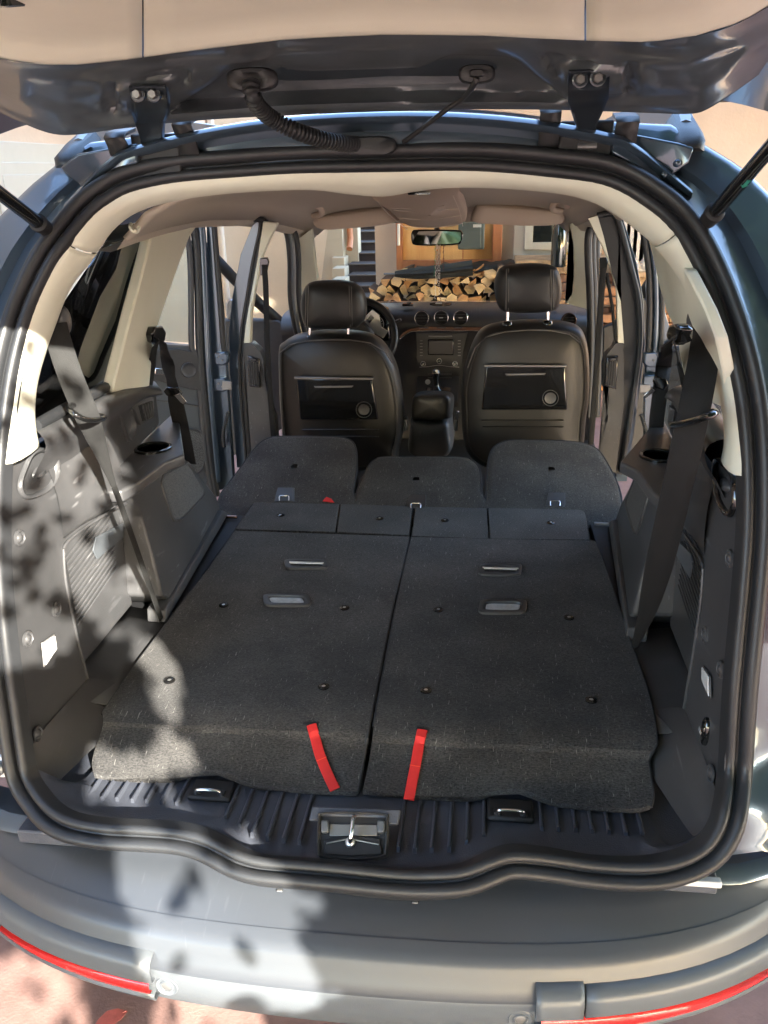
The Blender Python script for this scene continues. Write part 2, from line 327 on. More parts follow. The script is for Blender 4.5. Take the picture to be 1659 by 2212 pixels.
# roof rails with black end caps
for s in (-1, 1):
    rail = crv([(s*.555, .50, 1.672), (s*.565, .65, 1.705), (s*.57, 1.2, 1.735), (s*.565, 2.0, 1.72), (s*.55, 2.4, 1.66)], 5)
    r_ = sweep('roof_rail', rail, [(-.018, -.02), (.018, -.02), (.014, .016), (0, .021), (-.014, .016)], 'greymetal', car, up=(0, 0, 1))
    loft('end_cap', [[Vector((s*(.555+a*w_), .42+dy, z0+b*h_)) for a, b in ((-1, 0), (1, 0), (1, .7), (.6, 1), (-.6, 1), (-1, .7))] for dy, w_, h_, z0 in ((0, .010, .005, 1.645), (.012, .022, .024, 1.640), (.05, .026, .038, 1.642), (.12, .026, .05, 1.655))], 'rubber', r_, closed=True, cap=True)
    # black hinge covers either side of each hinge
    for x0, x1 in ((.300, .335), (.425, .462)):
        k = lerp([.3, .46], [0, -.022], x0)
        loft('hinge_cover', [[Vector((s*x, y, z+k)) for x in (x0, (x0+x1)/2, x1)] for y, z in ((.452, 1.632), (.424, 1.66), (.410, 1.690), (.398, 1.704), (.41, 1.713), (.46, 1.722))], 'rubber', car, solid=.006)
    box('hinge_pocket', (s*.38, .437, 1.655), (.09, .02, .075), 'black', car, .004)
# antenna fin on the roof
b = bmesh.new(); bm_prism(b, [(.001, .47, 1.715), (.001, .60, 1.73), (.001, .585, 1.745), (.001, .545, 1.775), (.001, .53, 1.775)], (.012, 0, 0)); link('roof_antenna', b, 'paint', car, .003)
M['green_print'] = mat('green_print', (.02, .22, .16), .6)
# ---- tailgate, open: inner frame seen from below
tg = empty('tailgate', (0, .4, 1.72), car); tg.matrix_parent_inverse = Matrix()
def tpart(o): o.location = -Vector(tg.location); return o
# px rows of the inner face, left to right, each at its own depth
def trow(lst, n=41, **k):
    pts = crv([P(a, b, y=c) for a, b, c in lst], 5); return resamp(pts, n)
def even(rows): return rows
edgeE = [(-120, 175, .30), (-40, 222, .33), (40, 262, .36), (108, 288, .385), (165, 291, .39), (260, 278, .39), (420, 261, .39), (620, 249, .39), (830, 241, .39), (1030, 236, .39), (1230, 238, .39), (1400, 244, .39), (1490, 246, .385), (1530, 235, .37), (1600, 190, .34), (1680, 130, .31), (1770, 60, .27)]
def shift(l, dy, f, dd=0): return [(a+(a-830)*f, b+dy, c+dd) for a, b, c in l]
edgeF = shift(edgeE, -8, 0, -.012)
edgeG = [(-150, 150, .27), (-60, 196, .30), (30, 238, .33), (100, 262, .35), (165, 268, .36), (260, 258, .37), (420, 243, .37), (620, 228, .37), (830, 221, .37), (1030, 216, .37), (1230, 219, .37), (1400, 226, .36), (1490, 222, .35), (1535, 207, .33), (1610, 160, .30), (1690, 100, .27), (1780, 30, .23)]
edgeH = [(-160, 140, .25), (-60, 184, .28), (30, 222, .30), (100, 243, .32), (165, 246, .335), (260, 236, .35), (420, 222, .36), (620, 212, .365), (830, 205, .365), (1030, 201, .365), (1230, 204, .35), (1400, 206, .34), (1490, 202, .32), (1535, 190, .30), (1610, 142, .27), (1690, 80, .24), (1780, 10, .20)]
edgeI = [(-160, 120, .22), (-60, 150, .22), (30, 178, .23), (100, 195, .24), (165, 203, .25), (260, 200, .26), (420, 190, .29), (500, 175, .31), (620, 165, .33), (830, 158, .33), (1030, 150, .33), (1130, 160, .31), (1230, 172, .28), (1400, 176, .26), (1500, 165, .24), (1600, 120, .22), (1780, 0, .18)]
edgeK = [(-160, 95, .15), (-60, 122, .16), (30, 142, .17), (100, 148, .18), (165, 149, .185), (260, 140, .19), (420, 122, .20), (620, 105, .20), (830, 98, .20), (1030, 102, .20), (1230, 112, .20), (1400, 118, .19), (1500, 108, .18), (1600, 75, .17), (1780, -30, .14)]
edgeL = [(-160, 80, .10), (-60, 112, .11), (30, 131, .12), (100, 137, .13), (165, 137, .135), (260, 129, .14), (420, 107, .15), (620, 83, .155), (830, 73, .16), (1030, 75, .155), (1230, 86, .15), (1400, 90, .14), (1500, 77, .13), (1600, 48, .12), (1780, -60, .10)]
def cr4(a, b, c, d, t): return .5*((2*b)+(c-a)*t+(2*a-5*b+4*c-d)*t*t+(3*b-a-3*c+d)*t**3)
def sdf(poly, x, y):
    dmin = 1e9; ins = False; n_ = len(poly)
    for i in range(n_):
        x1, y1 = poly[i]; x2, y2 = poly[(i+1) % n_]; ex, ey = x2-x1, y2-y1; t = max(0, min(1, ((x-x1)*ex+(y-y1)*ey)/(ex*ex+ey*ey)))
        dmin = min(dmin, math.hypot(x-x1-ex*t, y-y1-ey*t))
        if (y1 > y) != (y2 > y) and x < (x2-x1)*(y-y1)/(y2-y1)+x1: ins = not ins
    return -dmin if ins else dmin
RECESS = [(372, 240), (395, 225), (450, 190), (492, 157), (520, 149), (600, 147), (625, 157), (690, 159), (900, 153), (935, 140), (965, 127), (1000, 124), (1085, 127), (1110, 134), (1150, 165), (1195, 196), (1215, 215), (1100, 222), (830, 214), (600, 222)]
EMB = [([(252, 190), (275, 178), (350, 182), (372, 200), (368, 240), (262, 244)], -.010, 5), ([(1215, 150), (1232, 142), (1335, 146), (1347, 156), (1345, 200), (1220, 208)], -.010, 5),
       ([(305, 170), (330, 160), (398, 148), (410, 160), (400, 192), (385, 180), (375, 172)], .012, 6), ([(1172, 118), (1190, 116), (1260, 132), (1290, 136), (1280, 142), (1218, 143), (1205, 168), (1188, 150)], .012, 6),
       ([(232, 180), (248, 182), (250, 240), (236, 243), (216, 222)], .014, 5), ([(1352, 132), (1372, 140), (1378, 175), (1365, 205), (1350, 205), (1352, 160)], .014, 5),
       ([(60, 178), (120, 182), (205, 184), (215, 215), (200, 240), (120, 236), (60, 212)], .010, 14), ([(1400, 150), (1480, 148), (1560, 118), (1600, 110), (1560, 160), (1500, 190), (1420, 190)], .010, 14),
       ([(630, 106), (900, 100), (1000, 108), (940, 128), (900, 142), (690, 148), (630, 146), (600, 132), (420, 150), (430, 140)], -.004, 8)]
def press(x, y):
    d_ = .030*sm(5, -5, sdf(RECESS, x, y))*-1*-1
    d_ = .030*(1-sm(-6, 6, sdf(RECESS, x, y)))
    for pl_, h_, w_ in EMB: d_ += h_*(1-sm(-w_, w_, sdf(pl_, x, y)))
    return d_
def prow(lst, n=200):
    pts = resamp(crv([Vector((a, b, c*600)) for a, b, c in lst], 5), n); return [(p.x, p.y, p.z/600) for p in pts]
ctl = [prow(e) for e in (shift(edgeE, -6, 0, -.02), edgeE, edgeF, edgeG, edgeH, edgeI, edgeK, edgeL)]
rws = []
for i in range(1, len(ctl)-1):
    sub_ = 3 if i < 4 else 12
    for k in range(sub_):
        t = k/sub_; r = []
        for j in range(200):
            A_, B_, C_, D_ = ctl[i-1][j], ctl[i][j], ctl[i+1][j], ctl[min(i+2, len(ctl)-1)][j]
            x_, y_, d_ = [cr4(A_[m], B_[m], C_[m], D_[m], t) for m in range(3)]
            q = P(x_, y_, y=d_); dd = press(x_, y_) if i >= 3 else 0
            r.append(q+Vector((0, dd, dd*.45)))
        rws.append(r)
rws.append([P(*e[:2], y=e[2]) for e in ctl[-1]])
tpart(loft('inner_panel', rws, 'paint_dark', tg))
# outer skin and shut-face of the tailgate above the inner frame
tail_ctrl = [(.40, 1.762), (.2, 1.86), (0, 1.90), (-.3, 1.90), (-.6, 1.845)]
rows = []
for y, z in tail_ctrl:
    hw = lerp([-.6, 0, .4], [.64, .71, .69], y); rows.append([Vector((x*hw, y+.0*x*x, z-.07*abs(x)**3)) for x in [-1+.1*i for i in range(21)]])
tpart(loft('outer_skin', rows, 'paint', tg, solid=.004))
# beige inner trim: centre panel and two side panels with fine seams between
def Pz(a, b, c): return P(a, b, y=c)
def trimrow(dy, dd, xa, xb, n=14):
    lst = [(x, lerp([-160, -60, 30, 100, 165, 260, 420, 620, 830, 1030, 1230, 1400, 1500, 1600, 1780], [78, 112, 131, 137, 137, 128, 106, 82, 72, 74, 85, 89, 76, 46, -62], x)-dy, lerp([-160, 420, 1230, 1780], [.11, .148, .148, .10], x)+dd) for x in [xa+(xb-xa)*i/(n-1) for i in range(n)]]
    return [Pz(*l) for l in lst]
for xa, xb, nm in ((-150, 307, 'side_trim'), (311, 1262, 'centre_trim'), (1266, 1780, 'side_trim')):
    rr = []
    for dy, dd in ((-3, .012), (-1, .002), (8, -.016), (26, -.028), (60, -.08), (110, -.2), (190, -.32)):
        rr.append(trimrow(dy, dd, xa, xb))
    rr.append([Vector((p.x, -.60, p.z+.0)) for p in rr[-1]])
    tpart(loft(nm, rr, 'beige', tg, solid=.003, off=1))
# black lock pull recess at the far corner
tpart(lathe('pull_recess', P(62, -6, y=-.05), (0, .2, -1), [(.05, -.02), (.05, .006), (.04, .008), (.035, -.01)], 'gloss', tg, n=24, sx=1.6, sy=.5))
# hinges (stamped plate, taper, foot) with two bolts each
for s, L_ in ((-1, dict(ox=0, oy=0)), (1, None)):
    if s < 0: prof = [(278, 190, 357, 188, .222), (283, 214, 361, 213, .25), (284, 245, 362, 240, .325), (292, 268, 352, 262, .375), (303, 300, 350, 292, .395), (306, 322, 347, 318, .422), (316, 341, 341, 340, .436)]
    else: prof = [(1228, 155, 1318, 151, .225), (1227, 186, 1316, 182, .25), (1227, 220, 1315, 212, .325), (1236, 244, 1303, 240, .375), (1246, 275, 1288, 272, .395), (1248, 300, 1287, 298, .422), (1255, 320, 1282, 320, .436)]
    rr = []
    for x0, y0, x1, y1, d in prof:
        a, b_ = P(x0, y0, y=d), P(x1, y1, y=d); back = Vector((0, .012, 0))
        rr.append([a+back, a, a.lerp(b_, .08)+Vector((0, .004, 0)), a.lerp(b_, .5)+Vector((0, .005, 0)), a.lerp(b_, .92)+Vector((0, .004, 0)), b_, b_+back])
    h = loft('hinge', rr, 'paint_hinge', tg, solid=.004, bevel=.0015); tpart(h)
    for bx, by in (((298, 204), (332, 204)) if s < 0 else ((1253, 172), (1291, 169))):
        q = P(bx, by, y=.236)
        o = lathe('bolt', q, (0, -1, 0), [(.0115, -.004), (.0115, .002), (.0095, .003), (.0085, .003)], 'paint_hinge', h, n=20)
        lathe('bolt_head', q+Vector((0, -.003, 0)), (0, -1, 0), [(.0072, -.001), (.0072, .005), (.006, .0065)], 'greymetal', h, n=6)
    q = P(*((326, 350) if s < 0 else (1268, 316)), y=.43)
    lathe('pivot_pin', q, (1, 0, 0), [(.006, -.016), (.006, .016)], 'greymetal', h, n=10)
    for bx, by in (((265, 208), (433, 165)) if s < 0 else ((1158, 138), (1325, 178))):
        tpart(lathe('plug', P(bx, by, y=.30 if by > 170 else .27), (0, -1, -.7), [(.006, -.004), (.006, .001), (.004, .003)], 'paint_dark', tg, n=8))
# corrugated wiring conduit with grommet, washer hose with grommet
g = P(545, 172, y=.262)
gr = loft('grommet', [[g+Vector((a*f, -dy, b_*f*.9)) for a, b_ in ringpoly(0, 0, .036, .017, 20, 3)] for f, dy in ((1.1, -.006), (1.1, .004), (.95, .010), (.6, .011), (.4, .007))], 'rubber', tg, closed=True, cap=True); tpart(gr)
path = crv([P(542, 178, y=.25), P(545, 205, y=.245), P(560, 232, y=.27), P(590, 258, y=.30), P(640, 283, y=.32), P(690, 300, y=.35), P(735, 309, y=.385), P(770, 312, y=.42)], 12)
path = resamp(path, 150); rows = []
for i, (p, (t, u, s_)) in enumerate(zip(path, frames(path))):
    r = .0118 + (.0022 if (i % 4) in (0, 1) else -.0018); rows.append([p+u*r*math.cos(2*PI*k/12)+s_*r*math.sin(2*PI*k/12) for k in range(12)])
tpart(loft('wiring_conduit', rows, 'rubber', tg, closed=True, cap=True))
g = P(1030, 160, y=.27)
gr = loft('grommet', [[g+Vector((a*f, -dy, b_*f*.9)) for a, b_ in ringpoly(0, 0, .025, .013, 18, 3)] for f, dy in ((1.1, -.006), (1.1, .004), (.95, .010), (.5, .011), (.35, .016))], 'rubber', tg, closed=True, cap=True); tpart(gr)
tpart(tube('washer_hose', crv([P(1030, 168, y=.255), P(1022, 185, y=.265), P(1000, 212, y=.32), P(960, 240, y=.35), P(915, 275, y=.39), P(872, 307, y=.435)], 6), .0042, 'rubber', tg))
loft('hose_boot', [[Vector((.0, .425, 1.652))+Vector((a*f+.0, -dy, b_*f)) for a, b_ in ringpoly(P(800, 300, y=.42).x, 0.01, .045, .016, 20, 3)] for f, dy in ((1.0, -.006), (1.0, .006), (.9, .012), (.5, .014))], 'rubber', car, closed=True, cap=True)
# gas struts
for s in (-1, 1):
    if s < 0: a, b_ = P(97, 492, y=.33), P(-60, 372, y=.10)
    else: a, b_ = P(1530, 475, y=.33), P(1720, 255, y=.08)
    d = (b_-a).normalized()
    st = tube('gas_strut', [a+d*.015, a+d*.03, b_], .0115, 'gloss', car, n=14)
    if s > 0:
        sd = d.cross(FW).normalized(); fc = (-FW-d*(-FW).dot(d)).normalized(); q = a+d*.14+fc*.0118
        prism('printed_arrow', [q+d*u_+sd*v_ for u_, v_ in ((-.012, 0), (-.004, .006), (-.004, .003), (.010, .003), (.010, -.003), (-.004, -.003), (-.004, -.006))], fc*.0003, 'green_print', st)
    lathe('ball_joint', a, d, [(.004, -.012), (.012, -.008), (.014, .0), (.0135, .018), (.016, .02), (.016, .028), (.011, .032)], 'black', st, n=14)
# flat painted corner pieces of the roof gutter, with their spot welds
for l, scr in (([(128, 362), (165, 333), (250, 317), (296, 309), (296, 352), (250, 368), (205, 394), (180, 408)], ()), ([(1322, 277), (1372, 290), (1470, 309), (1500, 318), (1488, 352), (1432, 392), (1398, 374), (1352, 346), (1322, 330)], ((1463, 352), (1434, 377)))):
    gp = prism('gutter_corner_panel', [P(a, b, y=.405+.02*abs(b-340)/40) for a, b in l], (0, .03, 0), 'paint', car, .004)
    for a, b in scr: lathe('panel_rivet', P(a, b, y=.41), (0, -1, .2), [(.006, -.006), (.006, .002), (.004, .005), (.001, .006)], 'paint', gp, n=12)
# ---- bumper
def by(x, y0, a, b_): return y0+a*x*x+b_*x**4
bx = [-.95+.05*i for i in range(39)]
def brow(y0, a, b_, z, dz=0, xs=bx): return [Vector((x, by(x, y0, a, b_), z+dz*x*x)) for x in xs]
step = [brow(.06, .06, .10, .462), brow(-.05, .07, .15, .462), brow(-.085, .075, .25, .452), brow(-.139, .0805, .353, .432), brow(-.1395, .0805, .353, .4318)]
bmp = loft('bumper', step, 'bumper', car)
loft('bumper_cover', [brow(-.139, .0805, .353, .4335), brow(-.155, .076, .385, .4265), brow(-.1655, .073, .404, .4185), brow(-.171, .073, .404, .410), brow(-.1755, .073, .404, .398), brow(-.184, .078, .39, .383), brow(-.192, .09, .37, .368), brow(-.193, .095, .36, .3605)], 'bumper', bmp)
loft('lower_cover', [brow(-.1915, .095, .36, .3615), brow(-.194, .10, .35, .357), brow(-.192, .11, .32, .32), brow(-.184, .12, .30, .28), brow(-.168, .136, .264, .262), brow(-.15, .136, .264, .255), brow(-.02, .136, .26, .25)], 'bumper_l', bmp)
# side pods carrying the reflectors, and the towing-eye cover
def pod(x0, x1, nm, m, prof, n=18, **k):
    xs_ = [x0+(x1-x0)*i/(n-1) for i in range(n)]
    return loft(nm, [[Vector((x, by(x, y0, a, b_), z)) for x in xs_] for y0, a, b_, z in prof], m, bmp, **k)
pp = [(-.150, .09, .37, .392), (-.190, .09, .37, .390), (-.203, .09, .37, .384), (-.208, .092, .37, .374), (-.2085, .095, .365, .345), (-.200, .10, .36, .338), (-.17, .10, .36, .336)]
lip = [(-.17, .10, .35, .316), (-.205, .10, .35, .314), (-.209, .105, .35, .308), (-.203, .11, .34, .296), (-.18, .12, .34, .29)]
for x0, x1 in ((-.95, -.322), (.405, .95)):
    pod(x0, x1, 'reflector_pod', 'bumper_l', pp, solid=.003); pod(x0, x1, 'reflector_lip', 'bumper_l', lip, solid=.003)
pod(.325, .402, 'towing_eye_cover', 'bumper_l', [(-.150, .09, .37, .396), (-.190, .09, .37, .394), (-.205, .09, .37, .387), (-.2115, .092, .37, .376), (-.212, .095, .365, .347), (-.206, .10, .36, .342), (-.18, .10, .36, .341)], n=8, solid=.003)
pod(.325, .402, 'reflector_lip', 'bumper_l', lip, n=6, solid=.003)
for x0, x1 in ((-.66, -.329), (.335, .74)):
    xs_ = [x0+(x1-x0)*i/29 for i in range(30)]
    loft('reflector', [[Vector((x, by(x, y0, .10, .355), (.327-.006*sm(.3, .75, abs(x)))+dz*min(1, .1+ abs(abs(x)-(.66 if x < 0 else .74))*4))) for x in xs_] for y0, dz in ((-.185, .0135), (-.2045, .012), (-.2075, .009), (-.2075, -.009), (-.2045, -.012), (-.185, -.0135))], 'redlens', bmp)
for s in (-1, 1):
    x = -.302 if s < 0 else .302; y = by(x, -.192, .11, .32); n_ = Vector((x*.25, -1, .05))
    ps = lathe('parking_sensor', (x, y, .325), n_, [(.0205, -.004), (.0205, .002), (.019, .0028), (.018, .0018), (.0125, .0018), (.0115, .0035), (.009, .0035), (.0085, .0005)], 'bumper_l', bmp, n=24)
    lathe('sensor_face', Vector((x, y, .325)), n_, [(.009, 0), (.009, .0022), (.007, .003)], 'greymetal', ps, n=16)
for a, b_ in ((369, 1847), (605, 1921), (897, 1946), (1178, 1912)):
    q = P(a, b_, z=.452); box('clip_slot', q, (.014, .012, .006), 'black', bmp, .002); box('clip_tab', q+Vector((0, -.004, .002)), (.010, .006, .003), 'greymetal', bmp, .001)
# body corners under the seal: painted valance pieces, catch buffers, boot lamps
for s in (-1, 1):
    pts = [(.60, .0), (.68, .012), (.74, .035), (.82, .09), (.93, .20)]
    loft('valance', [[Vector((s*x, y+dy, z)) for x, y in pts] for dy, z in ((-.01, .466), (-.004, .478), (.02, .484)) ], 'paint', car)
q = P(1614, 1757, y=.045)
bf = lathe('buffer_plate', q, (0, -1, .25), [(.026, -.006), (.026, .002), (.022, .004)], 'lens', car, n=20); lathe('buffer', q+Vector((0, -.004, .001)), (0, -1, .25), [(.013, 0), (.013, .010), (.010, .013), (.006, .012)], 'greymetal', bf, n=16)
q = P(4, 1655, y=.045)
bf = lathe('buffer_plate', q, (0, -1, .25), [(.022, -.006), (.022, .002), (.02, .004)], 'lens', car, n=20); lathe('buffer', q+Vector((0, -.004, .001)), (0, -1, .25), [(.013, 0), (.013, .010), (.010, .013)], 'greymetal', bf, n=16)
lathe('flange_screw', P(1613, 1610, y=.08), (0, -1, .1), [(.008, -.004), (.008, .002), (.004, .004), (.004, .0)], 'paint_dark', car, n=10)
lmp = box('reversing_lamp_edge', P(1500, 1899, y=-.035)+Vector((0, 0, -.004)), (.088, .016, .012), 'lens', car, .003)
# tail lamps on the body corners
for s in (-1, 1):
    rr = []
    for z in (.86, .92, 1.0, 1.08, 1.16, 1.22):
        y0 = lerp(GZ, GY, z)+.035; rr.append([Vector((s*x, y0+dy, z)) for x, dy in ((.735, .012), (.745, -.012), (.78, -.016), (.85, .0), (.905-.02*(z-.9)*3, .05), (.91, .14))])
    t_ = loft('tail_lamp', rr, 'redlens', car, solid=.004)
# ================================================================== INSIDE: trims, pillars, glass
def g_off(px, py, o): return PF(px, py, lambda q: q.y-lerp(GZ, GY, q.z)-o)
# upper aperture trim and the two pillar trims
def ctr(a, b): return [onG(*p) for p in a], b
sl_top = [onG(*p) for p in [(145, 524), (160, 512), (200, 465), (235, 438), (280, 414), (350, 397), (420, 388), (500, 382), (600, 375), (700, 371), (830, 369), (930, 367), (1030, 368), (1110, 373), (1180, 380), (1280, 392), (1340, 412), (1395, 446), (1441, 484), (1457, 507)]]
in_top = [g_off(*p, .105) for p in [(210, 545), (228, 518), (250, 492), (285, 465), (330, 446), (400, 430), (470, 420), (550, 413), (675, 409)]] + [P(750, 419, y=.56), P(830, 425, y=.56), P(900, 413, y=.56)] + [g_off(*p, .105) for p in [(970, 405), (1080, 406), (1180, 414), (1245, 425), (1300, 446), (1355, 482), (1395, 514), (1413, 530)]]
def band(name, a, b, n, parent, bul=.012, ends=.0):
    a = resamp(crv(a, 4), n); b = resamp(crv(b, 4), n); rows = []
    for t, o in ((0, -.012), (.0, .0), (.12, .7), (.35, 1), (.65, .85), (.9, .3), (1, -.15), (1.03, -1.2)):
        r = []
        for p, q in zip(a, b):
            m = p.lerp(q, t); c = Vector((0, m.y, 1.05)); d = (c-m).normalized()
            r.append(m + (d*.75+Vector((0, -.6, 0)))*o*bul if t > 0 or o >= 0 else p+Vector((0, .01, 0)))
        rows.append(r)
    return loft(name, rows, 'beige', parent, solid=.0025, off=0)
band('upper_aperture_trim', sl_top, in_top, 70, car)
sl_l = [onG(*p) for p in [(144, 527), (125, 560), (100, 605), (75, 660), (53, 725), (33, 810), (19, 905), (12, 1003)]]
in_l = [g_off(*p, o) for *p, o in [(209, 549, .105), (185, 580, .11), (163, 606, .11), (143, 642, .11), (120, 703, .115), (100, 762, .12), (85, 812, .12), (77, 860, .12), (76, 905, .12), (80, 940, .12), (85, 964, .115)]]
sl_r = [onG(*p) for p in [(1458, 510), (1478, 535), (1510, 598), (1541, 676), (1569, 763), (1588, 848), (1599, 932), (1601, 1028)]]
in_r = [g_off(*p, o) for *p, o in [(1414, 533, .105), (1438, 560, .11), (1466, 601, .11), (1488, 644, .11), (1503, 682, .115), (1519, 729, .12), (1535, 776, .12), (1547, 826, .12), (1558, 869, .12), (1564, 916, .12), (1564, 957, .12), (1558, 990, .115)]]
band('pillar_trim', sl_l, in_l, 40, car); band('pillar_trim', sl_r, in_r, 40, car)
# headliner
HWK = ([.5, .8, 1.1, 1.4, 2.0, 2.4, 2.8], [.50, .56, .61, .645, .655, .62, .56])
def hz(x, y):
    zc = lerp([.5, 1.0, 1.5, 2.0, 2.4, 2.6, 2.8], [1.600, 1.597, 1.590, 1.565, 1.522, 1.490, 1.455], y)
    f = abs(x)/lerp(*HWK, y)
    return zc - .085*f**7 - .008*f**2
rows = []
for i in range(24):
    y = .54+2.26*i/23; hw = lerp(*HWK, y)
    rows.append([Vector((hw*f, y, hz(hw*f, y))) for f in [k/10 for k in range(-10, 11)]])
loft('headliner', rows, 'headliner', car, solid=.01, off=0)
# side wall surface (inside) above and below the belt line
def XS(y, z):
    b = .655+.075*sm(.3, 1.3, y); return b if z < 1.10 else b-lerp([.35, .6, 1.1, 1.5], [.42, .36, .2, .18], y)*(z-1.10)
def S(px, py, off=0):
    sg = -1 if px < 830 else 1
    return PF(px, py, lambda q: sg*q.x-XS(q.y, q.z)-off)
def spoly(name, pts, m, parent, off=0, th=.02, bevel=.003, **k):
    sg = -1 if pts[0][0] < 830 else 1
    return prism(name, [S(a, b, off) for a, b in pts], (sg*th, 0, 0), m, parent, bevel, **k)
# cantrail strips between headliner and side glass, both sides
for s in (-1, 1):
    ys = [.52+.12*i for i in range(20)]
    rows = [[Vector((s*(lerp(*HWK, y)+dx), y, hz(lerp(*HWK, y), y)+dz)) for y in ys] for dx, dz in ((-.004, .002), (.006, -.010), (.016, -.020), (.03, -.024), (.06, -.02))]
    loft('cantrail_trim', rows, 'headliner', car)
    # outer skin over the doors and the far side of the cabin
    rows = [[Vector((s*(lerp([.4, 1.2, 2.4, 2.8], [.57, .66, .68, .62], y)+dx), y, 1.655-.06*sm(1.6, 2.8, y)*1.5+dz)) for y in [.46+.1*i for i in range(24)]] for dx, dz in ((-.06, .02), (-.01, .0), (.02, -.05), (.03, -.10), (.0, -.135))]
    loft('door_frame_rail', rows, 'paint', car)
# --- left side, upper
cpl = [(337, 474), (433, 472), (431, 482), (410, 512), (387, 572), (360, 649), (340, 709), (328, 770), (321, 852), (242, 848), (262, 770), (290, 660), (318, 555)]
spoly('rear_window_pillar_trim', cpl, 'beige', car, 0, .03, .006)
spoly('belt_height_cover', [(336, 705), (352, 703), (360, 716), (357, 738), (345, 745), (334, 738), (331, 722)], 'gloss', car, -.03, .025, .006)
spoly('trim_clip', [(401, 489), (412, 488), (409, 503), (399, 504)], 'headliner', car, -.003, .004, .001)
# tinted quarter glass with its black border
qg = [(205, 560), (253, 487), (337, 477), (318, 555), (290, 660), (262, 770), (247, 822), (80, 915), (60, 840), (110, 700)]
spoly('quarter_glass', qg, 'glass_tint', car, .045, .004, 0)
tube('quarter_glass_seal', [S(a, b, .02) for a, b in crv([Vector((a, b, 0)) for a, b in [(345, 472), (336, 500), (316, 560), (287, 665), (260, 765), (247, 812), (235, 832), (200, 852), (140, 884), (78, 920)]], 4) for a, b in [(a, b)]] if 0 else [S(v.x, v.y, .02) for v in crv([Vector((a, b, 0)) for a, b in [(345, 472), (336, 500), (316, 560), (287, 665), (260, 765), (247, 812), (235, 832), (200, 852), (140, 884), (78, 920)]], 4)], .013, 'rubber', car)
tube('coat_hook', crv([S(283, 483, -.01), S(286, 497, -.02), S(296, 501, -.03), S(300, 491, -.035)], 5), .0035, 'beige', car)
tube('coat_hook', crv([S(283, 483, -.01), S(280, 490, -.02), S(288, 500, -.03), S(294, 497, -.035)], 5), .003, 'beige', car)
# --- right side, upper
cpr = [(1358, 520), (1385, 515), (1413, 532), (1438, 560), (1466, 601), (1488, 644), (1503, 682), (1535, 776), (1549, 826), (1550, 850), (1487, 838), (1478, 815), (1455, 720), (1436, 655), (1408, 560), (1384, 520)]
cpr = [(1385, 505), (1425, 500), (1480, 600), (1515, 680), (1548, 776), (1558, 845), (1487, 832), (1470, 770), (1452, 700), (1432, 640), (1412, 568), (1398, 530)]
spoly('quarter_inner_trim', [(1391, 480), (1425, 490), (1480, 585), (1518, 660), (1545, 730), (1560, 800), (1568, 860), (1560, 880), (1487, 850), (1482, 829), (1474, 791), (1460, 713), (1441, 676), (1425, 620), (1408, 545)], 'beige', car, .03, .02, .004)
spoly('belt_height_cover', [(1442, 702), (1455, 699), (1463, 712), (1462, 738), (1450, 745), (1441, 735), (1437, 718)], 'gloss', car, -.03, .025, .006)
# right quarter glass, seen only as a sliver past the pillar trim
prism('quarter_glass', mir([S(a, b, .045) for a, b in qg]), (.004, 0, 0), 'glass_tint', car)
# --- panels below the windows (left traced, right the same shape)
def LX(px, py, x): return P(px, py, x=-x)
def both(fn):
    for s in (-1, 1): fn(s, (lambda pts: pts) if s < 0 else mir)
def vx(lst): return [LX(a, b, c) for a, b, c in lst]
def side_parts(s, T):
    sx = lambda d: (s*d, 0, 0)
    # sill ledge under the window
    wl = [(76, 925), (140, 893), (200, 862), (247, 838), (300, 826), (335, 822)]
    r0 = [S(a, b, .05) for a, b in wl]; r1 = [S(a, b, -.012) for a, b in [(80, 932), (142, 900), (202, 869), (250, 845), (305, 834), (340, 832)]]
    r2 = [p+Vector((.012, 0, -.012)) for p in r1]; r3 = [p+Vector((.016, 0, -.04)) for p in r1]
    r4 = [Vector((-XS(p.y, 1.0)+.004, p.y, 1.08)) for p in r1]; r5 = [Vector((-XS(p.y, 1.0)+.002, p.y, .99)) for p in r1]; r6 = [Vector((-XS(p.y, 1.0)+.004, p.y, .955)) for p in r1]
    rr = [resamp(crv(r, 3), 24) for r in (r0, r1, r2, r3, r4, r5, r6)]
    loft('side_panel', [T(r) for r in rr], 'plastic_s', car, sub=1)
    # D pillar lower trim, carrying handle pocket, plugs and lamp
    dt = [(9, 1003), (84, 964), (100, 975), (122, 1010), (134, 1100), (138, 1185), (142, 1256), (160, 1347), (191, 1478), (175, 1500), (130, 1560), (62, 1642)]
    q = [P(a, b, x=-.638) for a, b in dt]; sl = [Vector((-.640, lerp(GZ, GY, z)+.008, z)) for z in (.60, .75, .9, 1.02, 1.14)]
    pts = q[:-1]+[Vector((-.645, .075, .585))]+sl
    pts = [p for i, p in enumerate(pts) if i != 0]
    prism('lower_pillar_trim', T(pts), sx(.012), 'plastic', car, .003)
    return
both(side_parts)
DT = [o for o in C.objects if o.name.startswith('lower_pillar_trim')]
